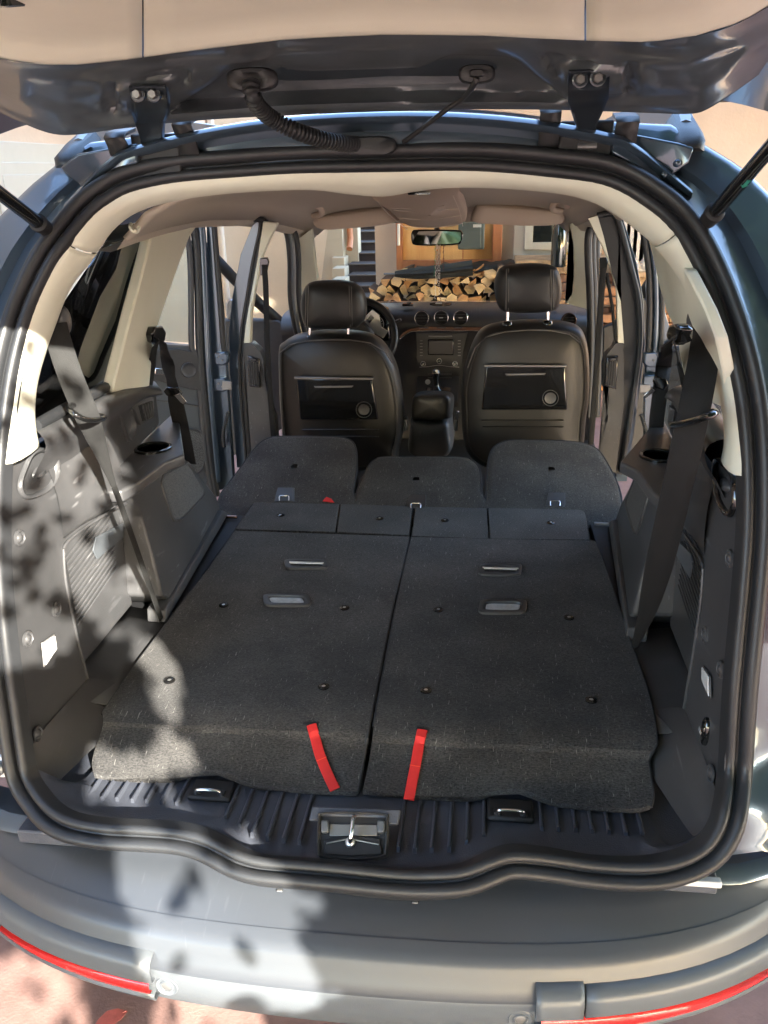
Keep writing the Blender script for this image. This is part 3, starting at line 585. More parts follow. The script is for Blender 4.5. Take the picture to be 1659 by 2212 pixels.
def trim_details(s, T):
    par = DT[0] if s < 0 else DT[1]; inx = Vector((-s*1, 0, 0))
    plugs = [(42, 1162), (122, 1316), (60, 1380), (82, 1585)]
    for a, b in plugs:
        q = T([P(a, b, x=-.637)])[0]
        k = lathe('trim_plug', q, inx, [(.016, -.002), (.016, .002), (.0135, .0035), (.012, .001), (.0095, .0), (.007, .004), (.003, .0055)], 'plastic_s', par, n=20)
    # boot lamp
    ql = [P(a, b, x=-.636) for a, b in ((90, 1390), (114, 1373), (118, 1402), (94, 1437))]
    if s > 0: ql = [P(a, b, x=.636) for a, b in ((1522, 1440), (1536, 1462), (1537, 1505), (1522, 1470))]
    c = sum(ql, Vector())/4
    fr = prism('boot_lamp', [c+(p-c)*1.12 for p in ql], (-s*.003, 0, 0), 'alu' if s < 0 else 'plastic_s', par, .001)
    prism('lamp_lens', [p+Vector((-s*.003, 0, 0)) for p in ql], (-s*.003, 0, 0), 'lens', fr, .002)
    # handle pocket: dished oval ring with a bar across it
    hp = [(52, 1010), (68, 980), (95, 970), (118, 985), (124, 1010), (116, 1040), (96, 1062), (60, 1076), (44, 1062), (42, 1040)]
    if s > 0: hp = [(1547, 1000), (1553, 992), (1562, 1000), (1580, 1018), (1590, 1045), (1590, 1085), (1582, 1110), (1572, 1112), (1556, 1085), (1548, 1050)]
    o = [P(a, b, x=s*.637) for a, b in hp]; o = crv(o, 3, closed=True); c = sum(o, Vector())/len(o)
    rows = [[c+(p-c)*f+Vector((-s*d, 0, 0)) for p in o] for f, d in ((1.06, -.001), (1.05, .004), (1.0, .007), (.92, .006), (.86, .001), (.8, -.014), (.5, -.02), (.05, -.02))]
    h = loft('grab_handle', rows, 'gloss' if s > 0 else 'plastic_s', par, closed=True)
    a = c+Vector((s*.008, -.03, -.035)); b_ = c+Vector((s*.008, .045, .01)); 
    lathe('handle_bar', c+Vector((s*.014, .005, 0)), (-s, 0, 0), [(.018, 0), (.016, .012), (.010, .02)], 'plastic_s', h, n=16, sx=1.5, sy=.8)
both(trim_details)
def side_parts2(s, T):
    sx = lambda d: (s*d, 0, 0)
    pl = lambda name, pts, th, m='plastic_s', bev=.004, par=car, **k: prism(name, T(pts), sx(th), m, par, bev, **k)
    V = Vector
    # panel between side pocket and window ledge
    up = vx([(84, 962, .642), (130, 980, .648), (180, 955, .655), (232, 940, .66)]); lo = vx([(138, 1172, .640), (185, 1135, .640), (233, 1108, .640), (270, 1082, .640)])
    u = resamp(crv(up, 4), 16); l = resamp(crv(lo, 4), 16)
    rows = []
    for t, d in ((0, -.004), (.15, .006), (.5, .014), (.85, .006), (1, 0)): rows.append([a.lerp(b, t)+V((d, 0, 0)) for a, b in zip(u, l)])
    rows.append([p+V((-.03, 0, -.004)) for p in l])
    loft('quarter_trim', [T(r) for r in rows], 'plastic_s', car, sub=1)
    box('panel_backing', (s*.715, .55, .80), (.02, .62, .62), 'black', car)
    # storage pocket: raised lip, recessed removable panel with hand hole and ribs
    rim = vx([(137, 1186, .636), (150, 1166, .636), (190, 1136, .636), (240, 1104, .636), (285, 1083, .636), (304, 1092, .636), (318, 1140, .63), (350, 1340, .63)])
    rim2 = vx([(350, 1340, .62), (241, 1489, .615), (215, 1486, .63), (194, 1480, .636), (178, 1420, .636), (160, 1347, .636), (142, 1256, .636)])
    tube('pocket_lip', T(crv(rim[:1]+rim[1:6], 4)), .0035, 'plastic_s', car); tube('pocket_lip', T(crv([rim[0]]+rim2[::-1][:5]+[rim2[1]], 4)), .0035, 'plastic_s', car)
    Y0, Y1 = .33, .66
    pan = [V((-.672, Y0-.01, .60)), V((-.665, Y0-.03, .93)), V((-.668, .50, 1.02)), V((-.668, Y1, 1.04)), V((-.672, Y1, .60))]
    w_ = pl('side_pocket_panel', pan, .006, 'plastic_s', .002)
    hh = [P(a, b, x=-.667) for a, b in ((196, 1188), (203, 1160), (262, 1130), (262, 1160), (205, 1208))]
    prism('hand_hole', T([p+V((.003, 0, 0)) for p in hh]), sx(-.003), 'bumper_l', w_, .001)
    for i in range(13):
        z0 = .70+.0135*i; z1 = z0+.018
        a, b = V((-.6655, .345, z0)), V((-.6655, .60, z1+.02))
        tube('rib', T([a, b]), .0022, 'plastic_s', w_, n=5)
    pl('pocket_floor', [V((-.675, .28, .592)), V((-.57, .28, .585)), V((-.56, .66, .592)), V((-.675, .66, .60))], 0.0001 if 0 else .0, 'plastic', 0) if 0 else loft('pocket_floor', [T([V((-.70, y, .60)), V((-.66, y, .592)), V((-.60, y, .585)), V((-.54, y, .580))]) for y in (.26, .4, .5, .66)], 'plastic', car, solid=.004)
    # floor ledge curving from the pillar trim to the sill
    led0 = [V((-.640, .075, .60)), V((-.638, .16, .605)), V((-.638, .25, .60)), V((-.636, .33, .60))]
    led1 = [V((-.625, .05, .55)), V((-.605, .13, .565)), V((-.59, .22, .575)), V((-.56, .34, .578))]
    led2 = [V((-.60, .035, .53)), V((-.575, .10, .54)), V((-.55, .18, .545)), V((-.50, .30, .55))]
    rows = [[a.lerp(b, t) for a, b in zip(led0, led1)] for t in (0, .5)] + [led1] + [[a.lerp(b, .6) for a, b in zip(led1, led2)], led2]
    loft('corner_ledge', [T(resamp(crv(r, 4), 14)) for r in rows], 'plastic', car, sub=1)
    # wheel arch box with speaker, cup holder shelf
    FA = lambda q: -q.x-(.57+.09*(q.y-.6)+.15*(q.z-.6))
    A = lambda a, b: PF(a, b, FA)
    top = [A(a, b) for a, b in [(262, 1058), (300, 1040), (330, 1018), (356, 996), (392, 981)]]
    rear = [A(308, 1115), A(330, 1195), A(352, 1290), A(362, 1312)]; 
    front = [A(394, 984), A(412, 1002), A(440, 1036), A(463, 1066), A(478, 1100), A(492, 1132), A(507, 1146)]
    base = [A(500, 1160), A(440, 1230), A(385, 1306)]
    face = [A(262, 1060)]+top[1:-1]+front+base+rear[::-1][1:]+[A(285, 1083)]
    c = sum(face, V())/len(face)
    ab = pl('wheel_arch_box', face, .14, 'plastic_s', .008, seg=3)
    sk = [V((-.560, .60, .585)), V((-.566, .62, .612)), V((-.615, 1.28, .612)), V((-.612, 1.32, .585))]
    prism('arch_box_skirt', T(sk), sx(.05), 'plastic', ab, .004)
    sp = crv([A(a, b) for a, b in ((352, 1032), (358, 1020), (395, 1002), (408, 1004), (436, 1052), (440, 1066), (432, 1078), (392, 1120), (382, 1124), (372, 1118), (350, 1050))], 3, closed=True)
    cc = sum(sp, V())/len(sp)
    g_ = loft('speaker_frame', [T([cc+(p-cc)*f+V((d, 0, 0)) for p in sp]) for f, d in ((1.05, -.002), (1.04, .004), (.98, .006), (.93, .003), (.92, -.002))], 'plastic', ab, closed=True)
    prism('speaker_mesh', T([cc+(p-cc)*.94+V((.001, 0, 0)) for p in sp]), sx(-.0015), 'mesh', ab)
    # shelf with cup holder
    zt = .952
    sh = [P(a, b, z=zt) for a, b in ((225, 1000), (300, 952), (372, 940), (398, 980), (356, 998), (300, 1042), (262, 1062), (215, 1072))]
    sh = [V((-.70, .56, zt)), V((-.71, .9, zt)), V((-.73, 1.28, zt)), P(398, 982, z=zt), P(356, 998, z=zt), P(300, 1040, z=zt), P(262, 1060, z=zt), V((-.66, .56, zt))]
    prism('shelf', T(sh), (0, 0, -.03), 'plastic_s', ab, .006, seg=3)
    q = T([P(330, 968, z=zt+.002)])[0]
    ch = lathe('cup_holder', q, (0, 0, 1), [(.050, -.002), (.050, .003), (.045, .005), (.041, .003), (.039, -.012), (.037, -.03), (.001, -.03)], 'gloss', ab, n=28)
    # air vent on the panel above, and the dished pull beside it
    v0 = [S(a, b, .006) for a, b in ((268, 864), (311, 852), (320, 862), (318, 904), (290, 918), (283, 908))]
    vt = prism('air_vent', T([p+V((.02, 0, 0)) for p in v0]), sx(.02), 'plastic', car, .004)
    vi = [S(a, b, .006)+V((.022, 0, 0)) for a, b in ((283, 876), (311, 866), (314, 900), (292, 910))]
    prism('vent_core', T(vi), sx(.003), 'black', vt)
    for k in range(5):
        t = (k+.5)/5; a = vi[0].lerp(vi[1], t); b = vi[3].lerp(vi[2], t)
        prism('vent_slat', T([a+V((.003, 0, 0)), a+V((.003, .006, 0)), b+V((.003, .006, 0)), b+V((.003, 0, 0))]), sx(-.004), 'plastic_s', vt, .0008)
    pr = crv([S(a, b, .004)+V((.014, 0, 0)) for a, b in ((234, 864), (252, 868), (272, 890), (281, 930), (268, 950), (250, 905))], 3, closed=True); cc = sum(pr, V())/len(pr)
    loft('dished_pull', [T([cc+(p-cc)*f+V((d, 0, 0)) for p in pr]) for f, d in ((1.1, -.006), (1.05, .003), (1, .004), (.93, -.004), (.6, -.016), (.02, -.018))], 'plastic', car, closed=True)
M['mesh'] = mat('speaker_mesh_cloth', (.05, .05, .05), .55)
def mesh_mat():
    m = M['mesh']; nt = m.node_tree; b = nt.nodes['Principled BSDF']; tc = nt.nodes.new('ShaderNodeTexCoord'); v = nt.nodes.new('ShaderNodeTexVoronoi'); v.inputs['Scale'].default_value = 330
    r = nt.nodes.new('ShaderNodeValToRGB'); r.color_ramp.elements[0].position = .3; r.color_ramp.elements[0].color = (.006, .006, .006, 1); r.color_ramp.elements[1].position = .5; r.color_ramp.elements[1].color = (.10, .10, .10, 1)
    nt.links.new(tc.outputs['Object'], v.inputs['Vector']); nt.links.new(v.outputs['Distance'], r.inputs[0]); nt.links.new(r.outputs[0], b.inputs['Base Color'])
mesh_mat()
both(side_parts2)
# 12 V socket in the right pillar trim
k = P(1524, 1580, x=.637)
sk = lathe('power_socket', k, (-1, 0, 0), [(.016, -.004), (.016, .003), (.014, .005), (.011, .002), (.010, .006), (.002, .008)], 'gloss', DT[1], n=18, sx=.9, sy=1.9)
def text(s_, loc, size, rotm, m, parent, name='lettering'):
    cu = bpy.data.curves.new(name, 'FONT'); cu.body = s_; cu.size = size; cu.align_x = 'CENTER'; cu.align_y = 'CENTER'; cu.extrude = .0002
    o = bpy.data.objects.new(name, cu); C.objects.link(o)
    dg = bpy.context.evaluated_depsgraph_get(); me = bpy.data.meshes.new_from_object(o.evaluated_get(dg)); bpy.data.objects.remove(o)
    me.transform(Matrix.Translation(loc) @ rotm.to_4x4()); o = bpy.data.objects.new(name, me); C.objects.link(o); me.materials.clear(); me.materials.append(M[m]); o.parent = parent; return o
text('12V', k+Vector((-.010, 0, 0)), .013, Matrix(((0, 0, -1), (-1, 0, 0), (0, 1, 0))), 'text', sk)
# ---- pillars and door openings (each at its real distance)
def yp(name, pts, y, m, th=.03, bevel=.004, parent=car, **k):
    q = [P(e[0], e[1], y=(e[2] if len(e) > 2 else y)) for e in pts]; return prism(name, q, (0, th, 0), m, parent, bevel, **k)
# left centre pillar
pb = yp('centre_pillar_body', [(549, 476), (572, 476), (556, 560), (542, 640), (533, 705), (532, 800), (536, 900), (545, 1010), (512, 1010), (503, 900), (496, 800), (494, 718), (502, 640), (520, 549)], 2.08, 'paint', .06)
for dx, w_ in ((0, .012), (-9, .007)):
    tube('door_seal', [P(v.x+dx, v.y, y=2.06) for v in crv([Vector((a, b, 0)) for a, b in [(440, 474), (500, 470), (560, 474), (571, 490), (556, 562), (543, 640), (532, 705), (527, 770), (530, 860), (536, 930), (542, 1010)]], 4)], w_, 'rubber', car)
yp('centre_pillar_trim', [(568, 478), (600, 482), (578, 526), (564, 562), (551, 627), (543, 679), (541, 742), (526, 742), (530, 705), (541, 640), (556, 560)], 2.04, 'beige', .03)
bl = yp('centre_pillar_lower_trim', [(527, 742), (542, 742), (560, 758), (569, 775), (570, 835), (580, 880), (592, 905), (600, 1000), (545, 1010), (537, 900), (531, 800)], 2.03, 'plastic', .06, .008)
def pvent(pts, par, rows_=3):
    q = [P(a, b, y=2.015) for a, b in pts]; v = prism('pillar_vent', q, (0, .015, 0), 'gloss', par, .003); c = sum(q, Vector())/4
    qi = [c+(p-c)*.78+Vector((0, -.002, -.004)) for p in q]; prism('vent_core', qi, (0, .001, 0), 'black', v)
    for k in range(1, rows_+1):
        t = k/(rows_+1); a = qi[0].lerp(qi[1], t); b = qi[3].lerp(qi[2], t); prism('vent_slat', [a, a+Vector((.002, 0, 0)), b+Vector((.002, 0, 0)), b], (0, -.004, 0), 'plastic_s', v)
    lathe('thumb_wheel', qi[0].lerp(qi[1], .5)+Vector((0, -.003, .008)), (0, -1, 0), [(.009, 0), (.009, .004), (.007, .006)], 'plastic', v, n=12, sx=1.4, sy=.6)
pvent([(534, 768), (560, 776), (563, 838), (538, 836)], bl)
# right centre pillar
yp('centre_pillar_body', [(1336, 470), (1345, 470), (1376, 570), (1390, 650), (1394, 744), (1378, 869), (1354, 1040), (1330, 1040), (1355, 869), (1368, 744), (1362, 650), (1350, 560)], 2.08, 'paint', .06)
yp('door_aperture_trim', [(1293, 466), (1330, 460), (1338, 480), (1366, 582), (1382, 651), (1385, 744), (1368, 869), (1344, 1026), (1318, 1020), (1335, 870), (1348, 744), (1343, 651), (1322, 588), (1300, 520)], 2.065, 'rubber', .03)
tube('door_seal', [P(v.x, v.y, y=2.05) for v in crv([Vector((a, b, 0)) for a, b in [(1290, 466), (1325, 462), (1340, 490), (1364, 582), (1379, 651), (1382, 744), (1366, 869), (1342, 1020)]], 4)], .011, 'rubber', car)
yp('centre_pillar_trim', [(1271, 472), (1291, 466), (1304, 510), (1322, 588), (1341, 651), (1348, 742), (1335, 742), (1332, 626), (1318, 575), (1303, 535)], 2.04, 'beige', .03)
br = yp('centre_pillar_lower_trim', [(1347, 742), (1330, 741), (1325, 752), (1309, 768), (1303, 790), (1303, 838), (1316, 850), (1322, 870), (1300, 960), (1290, 1010), (1330, 1020), (1348, 870)], 2.03, 'plastic', .06, .008)
pvent([(1311, 772), (1336, 768), (1331, 842), (1305, 834)], br)
# front (windscreen) pillars, dark front-door seals
yp('windscreen_pillar_trim', [(640, 520), (672, 495), (677, 540), (684, 600), (688, 650), (646, 660), (645, 600)], 2.62, 'beige', .05, .01)
yp('windscreen_pillar_trim', [(1232, 484), (1258, 474), (1275, 500), (1266, 520), (1270, 583), (1268, 668), (1222, 655), (1236, 640), (1241, 599), (1240, 530)], 2.62, 'beige', .05, .01)
for dx, w_ in ((0, .014), (-9, .012), (10, .012)):
    tube('door_seal', [P(v.x+dx, v.y, y=2.56) for v in crv([Vector((a, b, 0)) for a, b in [(585, 484), (612, 488), (628, 505), (635, 560), (636, 640), (645, 700), (655, 740)]], 4)], w_, 'rubber' if dx else 'paint_dark', car)
yp('door_aperture_trim', [(1277, 475), (1300, 505), (1320, 590), (1332, 640), (1334, 760), (1300, 900), (1262, 900), (1262, 700), (1268, 580), (1266, 515)], 2.5, 'rubber', .03, bevel=0) if 0 else None
for dx in (0, 9, 18):
    tube('door_seal', [P(v.x+dx, v.y, y=2.5+dx*.004) for v in crv([Vector((a, b, 0)) for a, b in [(1300, 500), (1284, 490), (1272, 505), (1271, 560), (1275, 640), (1276, 760), (1270, 900)]], 4)], .016, 'rubber', car)
# windscreen glass
prism('windscreen', [Vector((-.62, 3.05, 1.02)), Vector((.62, 3.05, 1.02)), Vector((.50, 2.80, 1.43)), Vector((-.50, 2.80, 1.43))], (0, .005, .003), 'glass_clear', car)
# ---- open doors
def door(s):
    H = Vector((s*.86, 1.95, 0)); d = Vector((s*.80, -.60, 0)).normalized(); n = Vector((-d.y, d.x, 0)) * 1
    D = lambda a, b: PL(a, b, H, n)
    base = empty('rear_door', (0, 0, 0), car)
    back = n*(.05 if n.y > 0 else -.05)
    return D, base, back, d, H
D, base, back, d, H = door(-1)
dn = back.normalized()
prism('door_card', [D(a, b) for a, b in ((318, 738), (352, 744), (420, 748), (425, 765), (434, 775), (440, 860), (446, 1000), (470, 1090), (300, 1090), (300, 800))], back, 'bumper_l', base, .006)
ar = prism('armrest_panel', [D(a, b)-dn*.012 for a, b in ((310, 755), (380, 752), (425, 762), (434, 790), (440, 845), (400, 838), (340, 822), (310, 815))], back*.3, 'plastic', base, .006)
lathe('tweeter_grille', D(405, 798)-dn*.016, -dn, [(.030, -.003), (.030, .003), (.027, .005), (.025, .003), (.012, .004), (.001, .004)], 'plastic_s', base, n=24)
prism('door_handle', [D(a, b)-dn*.02 for a, b in ((330, 792), (358, 794), (357, 808), (330, 806))], -dn*.01, 'chrome', base, .003)
sp = ringpoly(405, 975, 34, 48, 20, 3)
prism('door_speaker_mesh', [D(a, b)-dn*.004 for a, b in sp], -dn*.004, 'mesh', base, .002)
tube('speaker_ring', [D(a, b)-dn*.006 for a, b in ringpoly(405, 975, 36, 50, 28, 3)], .004, 'plastic_s', base, closed=True)
tube('pocket_line', [D(300, 862), D(380, 868), D(445, 880)], .003, 'plastic', base)
prism('door_glass', [D(a, b)+dn*.02 for a, b in ((320, 700), (345, 600), (380, 520), (400, 500), (412, 540), (414, 700), (414, 742), (320, 736))], dn*.004, 'glass_tint', base)
for lst, w_, m_ in (([(404, 505), (411, 560), (413, 650), (414, 750), (424, 770), (432, 850), (446, 1000), (462, 1080)], .012, 'plastic'), ([(412, 480), (420, 500), (426, 560), (429, 650), (431, 750), (440, 850), (456, 1000), (468, 1070)], .016, 'rubber'), ([(432, 476), (437, 520), (441, 600), (445, 700), (450, 800), (460, 920), (470, 1040)], .016, 'paint')):
    tube('door_frame', [D(v.x, v.y) for v in crv([Vector((a, b, 0)) for a, b in lst], 4)], w_, m_, base)
yp('door_edge', [(446, 478), (462, 478), (470, 600), (482, 700), (488, 800), (495, 900), (500, 1000), (505, 1050), (470, 1060), (462, 950), (455, 800), (450, 640)], 2.0, 'paint', .03, .006, base)
tube('door_edge_seal', [P(v.x, v.y, y=1.985) for v in crv([Vector((a, b, 0)) for a, b in [(462, 478), (468, 560), (476, 660), (482, 740), (486, 770)]], 4)], .011, 'rubber', base)
for py in (775, 832):
    hg = yp('door_hinge', [(462, py-12), (484, py-15), (492, py-8), (492, py+10), (480, py+16), (464, py+12)], 1.96, 'paint', .04, .006, base)
    for q in ((472, py-4), (480, py+3)): lathe('hinge_bolt', P(*q, y=1.958), (0, -1, 0), [(.004, 0), (.004, .003), (.002, .004)], 'greymetal', hg, n=6)
yp('check_strap', [(480, 823), (500, 824), (500, 842), (480, 842)], 1.955, 'greymetal', .01, .001, base)
pt_ = resamp(crv([P(494, 890, y=1.95), P(487, 915, y=1.95), P(482, 935, y=1.96), P(484, 965, y=1.97)], 8), 60)
rows = []
for i, (p, (t, u, s_)) in enumerate(zip(pt_, frames(pt_))):
    r = .008 if (i % 3) else .0062; rows.append([p+u*r*math.cos(2*PI*k/10)+s_*r*math.sin(2*PI*k/10) for k in range(10)])
loft('wiring_gaiter', rows, 'rubber', base, closed=True, cap=True)
# the same door on the right side
baser = empty('rear_door', (0, 0, 0), car)
def RD(a, b): return PL(a, b, Vector((.86, 1.95, 0)), Vector((-.6, -.8, 0)))
prism('door_card', [RD(a, b) for a, b in ((1432, 750), (1500, 745), (1560, 800), (1560, 1000), (1420, 1020), (1425, 860))], Vector((.03, .04, 0)), 'bumper_l', baser, .006)
prism('armrest_panel', [RD(a, b)+Vector((-.01, -.012, 0)) for a, b in ((1440, 765), (1470, 750), (1500, 770), (1510, 850), (1450, 855), (1436, 845))], Vector((.01, .012, 0)), 'plastic', baser, .006)
lathe('tweeter_grille', RD(1465, 804)+Vector((-.014, -.016, 0)), (-.6, -.8, 0), [(.028, -.003), (.028, .003), (.025, .005), (.012, .004), (.001, .004)], 'plastic_s', baser, n=24)
prism('door_handle', [RD(a, b)+Vector((-.018, -.02, 0)) for a, b in ((1441, 768), (1447, 765), (1448, 812), (1442, 814))], Vector((-.004, -.006, 0)), 'chrome', baser, .002)
yp('door_edge', [(1405, 560), (1416, 600), (1430, 650), (1450, 720), (1442, 800), (1438, 880), (1434, 1040), (1395, 1045), (1392, 900), (1396, 800), (1402, 700), (1398, 620)], 2.0, 'paint', .04, .006, baser)
for dx in (0, 14, 26):
    tube('door_frame', [P(v.x+dx, v.y, y=1.99) for v in crv([Vector((a, b, 0)) for a, b in [(1385, 475), (1400, 570), (1404, 650), (1402, 740), (1400, 760)]], 4)], .011, 'rubber' if dx != 14 else 'paint', baser)
for py in (778, 825):
    hg = yp('door_hinge', [(1392, py-14), (1418, py-16), (1424, py-8), (1420, py+12), (1398, py+16), (1390, py+8)], 1.96, 'paint', .04, .006, baser)
    lathe('hinge_bolt', P(1412, py, y=1.958), (0, -1, 0), [(.004, 0), (.004, .003), (.002, .004)], 'greymetal', hg, n=6)
yp('check_strap', [(1383, 831), (1405, 832), (1405, 848), (1383, 848)], 1.955, 'greymetal', .01, .001, baser)
pt_ = resamp(crv([P(1385, 895, y=1.95), P(1394, 925, y=1.95), P(1402, 955, y=1.96), P(1410, 985, y=1.97)], 8), 60); rows = []
for i, (p, (t, u, s_)) in enumerate(zip(pt_, frames(pt_))):
    r = .008 if (i % 3) else .0062; rows.append([p+u*r*math.cos(2*PI*k/10)+s_*r*math.sin(2*PI*k/10) for k in range(10)])
loft('wiring_gaiter', rows, 'rubber', baser, closed=True, cap=True)
# front doors, swung out: raked frame, mirror, lower panel
fl = empty('front_door', (0, 0, 0), car)
tube('window_frame', [P(420, 515, y=2.6), P(466, 560, y=2.6), P(507, 604, y=2.65), P(557, 653, y=2.72), P(610, 700, y=2.8), P(660, 735, y=2.85)], .026, 'rubber', fl)
prism('door_card', [P(a, b, y=2.75) for a, b in ((478, 690), (560, 690), (600, 690), (650, 720), (660, 900), (480, 1000))], (-.04, .05, 0), 'plastic', fl, .01)
loft('door_mirror', [[P(a, b, y=2.62+dy) for a, b in ringpoly(500, 668, 13*f, 24*f, 14, 2.6)] for f, dy in ((.8, 0), (1, .02), (1, .08), (.7, .12))], 'paint', fl, closed=True, cap=True)
fr_ = empty('front_door', (0, 0, 0), car)
tube('window_frame', [P(1425, 585, y=2.55), P(1405, 612, y=2.6), P(1383, 645, y=2.65), P(1350, 690, y=2.72), P(1315, 715, y=2.8)], .026, 'rubber', fr_)
prism('door_card', [P(a, b, y=2.6) for a, b in ((1300, 705), (1340, 690), (1384, 645), (1405, 640), (1410, 1000), (1300, 1000))], (.04, .05, 0), 'plastic', fr_, .01)
# ---- seat belts
def strap(name, path, widths, m='webbing', parent=car, facing=Vector((0, -1, 0)), th=.0014):
    path = [Vector(p) for p in path]; n = len(path); rows = []
    for i, (t, u, s_) in enumerate(frames(path, False, lambda i, p, t: facing if not callable(facing) else facing(i))):
        w_ = widths[i]*.5; rows.append([path[i]+s_*a*w_+u*b for a, b in ((-1, 0), (-.9, th), (-.3, th*1.4), (.3, th*1.4), (.9, th), (1, 0), (.9, -th*.3), (-.9, -th*.3))])
    return loft(name, rows, m, parent, closed=True, cap=True)
def rp(l, n): return resamp(crv(l, 4), n)
bl_ = rp([P(118, 700, x=-.60), P(124, 727, x=-.59), P(152, 812, x=-.57), P(186, 893, x=-.55), P(212, 960, x=-.55), P(246, 1050, x=-.55)], 16)
strap('seat_belt', bl_, [.046]*9+[.04, .036, .03, .025, .02, .015, .012], facing=Vector((.5, -1, 0)))
strap('seat_belt', rp([P(246, 1050, x=-.55), P(268, 1110, x=-.555), P(305, 1215, x=-.565), P(350, 1343, x=-.575)], 12), [.014]*12, facing=Vector((1, -.6, 0)))
lathe('belt_anchor_cover', P(131, 692, x=-.60), (1, -.5, 0), [(.022, -.01), (.022, .01), (.015, .016)], 'plastic_s', car, n=16, sx=.8, sy=1.3)
tube('belt_guide', crv([P(148, 880, x=-.56), P(162, 876, x=-.57), P(190, 892, x=-.585), P(225, 900, x=-.57), P(215, 906, x=-.53), P(185, 906, x=-.52), P(160, 893, x=-.53)], 6, closed=True), .0055, 'gloss', car, closed=True)
br_ = rp([P(1512, 690, x=.60), P(1522, 750, x=.585), P(1503, 868, x=.56), P(1475, 1000, x=.55), P(1450, 1110, x=.55), P(1425, 1215, x=.55), P(1398, 1320, x=.555), P(1370, 1398, x=.56)], 20)
strap('seat_belt', br_, [.050]*12+[.05, .046, .042, .036, .03, .024, .018, .012], facing=Vector((-.35, -1, 0)))
lathe('belt_anchor_cover', P(1508, 690, x=.60), (-1, -.5, 0), [(.022, -.01), (.022, .01), (.015, .016)], 'plastic_s', car, n=16, sx=.8, sy=1.3)
tube('belt_guide', crv([P(1453, 918, x=.52), P(1490, 912, x=.515), P(1538, 896, x=.53), P(1540, 890, x=.56), P(1500, 903, x=.575), P(1460, 914, x=.56)], 6, closed=True), .0055, 'gloss', car, closed=True)
# second row belts with tongues
strap('seat_belt', rp([S(350, 735, -.05), P(360, 775, y=1.16), P(372, 830, y=1.14), P(384, 890, y=1.12), P(398, 950, y=1.15), P(408, 1000, y=1.2)], 18), [.03, .03, .03, .032, .034, .036, .038, .04, .03, .036, .046, .048, .048, .046, .046, .046, .046, .046])
strap('seat_belt', rp([S(336, 742, -.05), P(326, 790, y=1.1), P(318, 842, y=1.05)], 8), [.03]*8, facing=Vector((1, -1, 0)))
tg_ = prism('belt_tongue', [P(a, b, y=1.125) for a, b in ((352, 846), (360, 836), (385, 838), (394, 850), (388, 858), (360, 856))], (0, .008, 0), 'gloss', car, .003)
prism('tongue_plate', [P(a, b, y=1.12) for a, b in ((376, 854), (388, 850), (403, 868), (397, 874), (390, 870))], (0, .003, 0), 'chrome', tg_, .001)
strap('seat_belt', rp([S(1445, 735, -.05), P(1436, 775, y=1.16), P(1428, 830, y=1.14), P(1420, 890, y=1.12), P(1416, 950, y=1.15), P(1410, 1000, y=1.2)], 18), [.03, .03, .03, .03, .03, .03, .028, .03, .03, .036, .04, .044, .044, .042, .042, .04, .04, .04])
strap('seat_belt', rp([S(1458, 742, -.05), P(1468, 790, y=1.1), P(1482, 848, y=1.05)], 8), [.02]*8, facing=Vector((-1, -1, 0)))
tg_ = prism('belt_tongue', [P(a, b, y=1.125) for a, b in ((1410, 822), (1418, 812), (1440, 820), (1444, 832), (1434, 844), (1416, 838))], (0, .008, 0), 'gloss', car, .003)
prism('tongue_plate', [P(a, b, y=1.12) for a, b in ((1408, 838), (1416, 844), (1396, 860), (1389, 856))], (0, .003, 0), 'chrome', tg_, .001)
# front belts on the centre pillars
for s, pts in ((-1, [(571, 572), (575, 640), (577, 740), (583, 840), (592, 960)]), (1, [(1303, 580), (1296, 680), (1291, 760), (1284, 860), (1276, 960)])):
    strap('seat_belt', rp([P(a, b, y=1.98) for a, b in pts], 10), [.022]*10)
    a, b = (570, 572) if s < 0 else (1304, 572)
    prism('belt_upper_guide', [P(a+dx, b+dy, y=1.985) for dx, dy in ((-9, -14), (6, -16), (10, -6), (4, 22), (-8, 24))], (0, .02, 0), 'gloss', car, .003)
tube('seat_belt', [P(1310, 590, y=2.0), P(1322, 660, y=2.01), P(1330, 735, y=2.02)], .006, 'webbing', car)
# ================================================================== LOAD FLOOR, SEATS, DASHBOARD
V = Vector
M['strap_thread'] = mat('strap_thread', (.75, .06, .02), .8)
M['headliner_s'] = mat('overhead_plastic', (.48, .39, .31), .5, bump=.1, bscale=600)
M['stitch_b'] = mat('console_joint', (.62, .54, .45), .5); M['mirror'] = mat('mirror_silvering', (.8, .82, .82), .03, 1)
M['bead_w'] = mat('pale_bead', (.62, .60, .56), .25); M['bead_d'] = mat('dark_red_bead', (.10, .03, .03), .25); M['bead_g'] = mat('green_bead', (.1, .35, .2), .2)
def zs(y): return .596 if y > .26 else .596-.46*(.26-y)+.0 if y < .20 else .596-.46*((.26-y)**2)/.12
def CF(px, py, o=0): return PF(px, py, lambda q: q.z-zs(q.y)-o)
def poly2(l, n): return [(p.x, p.y) for p in resamp(crv([V((a, b, 0)) for a, b in l], 4), n)]
def coons(top, bot, lef, rig, nu, nv):
    t = poly2(top, nu); b = poly2(bot, nu); l = poly2(lef, nv); r = poly2(rig, nv); G = []
    for j in range(nv):
        v = j/(nv-1); row = []
        for i in range(nu):
            u = i/(nu-1); f = []
            for k in (0, 1):
                f.append((1-v)*t[i][k]+v*b[i][k]+(1-u)*l[j][k]+u*r[j][k]-((1-u)*(1-v)*t[0][k]+u*(1-v)*t[-1][k]+(1-u)*v*b[0][k]+u*v*b[-1][k]))
            row.append(tuple(f))
        G.append(row)
    return G
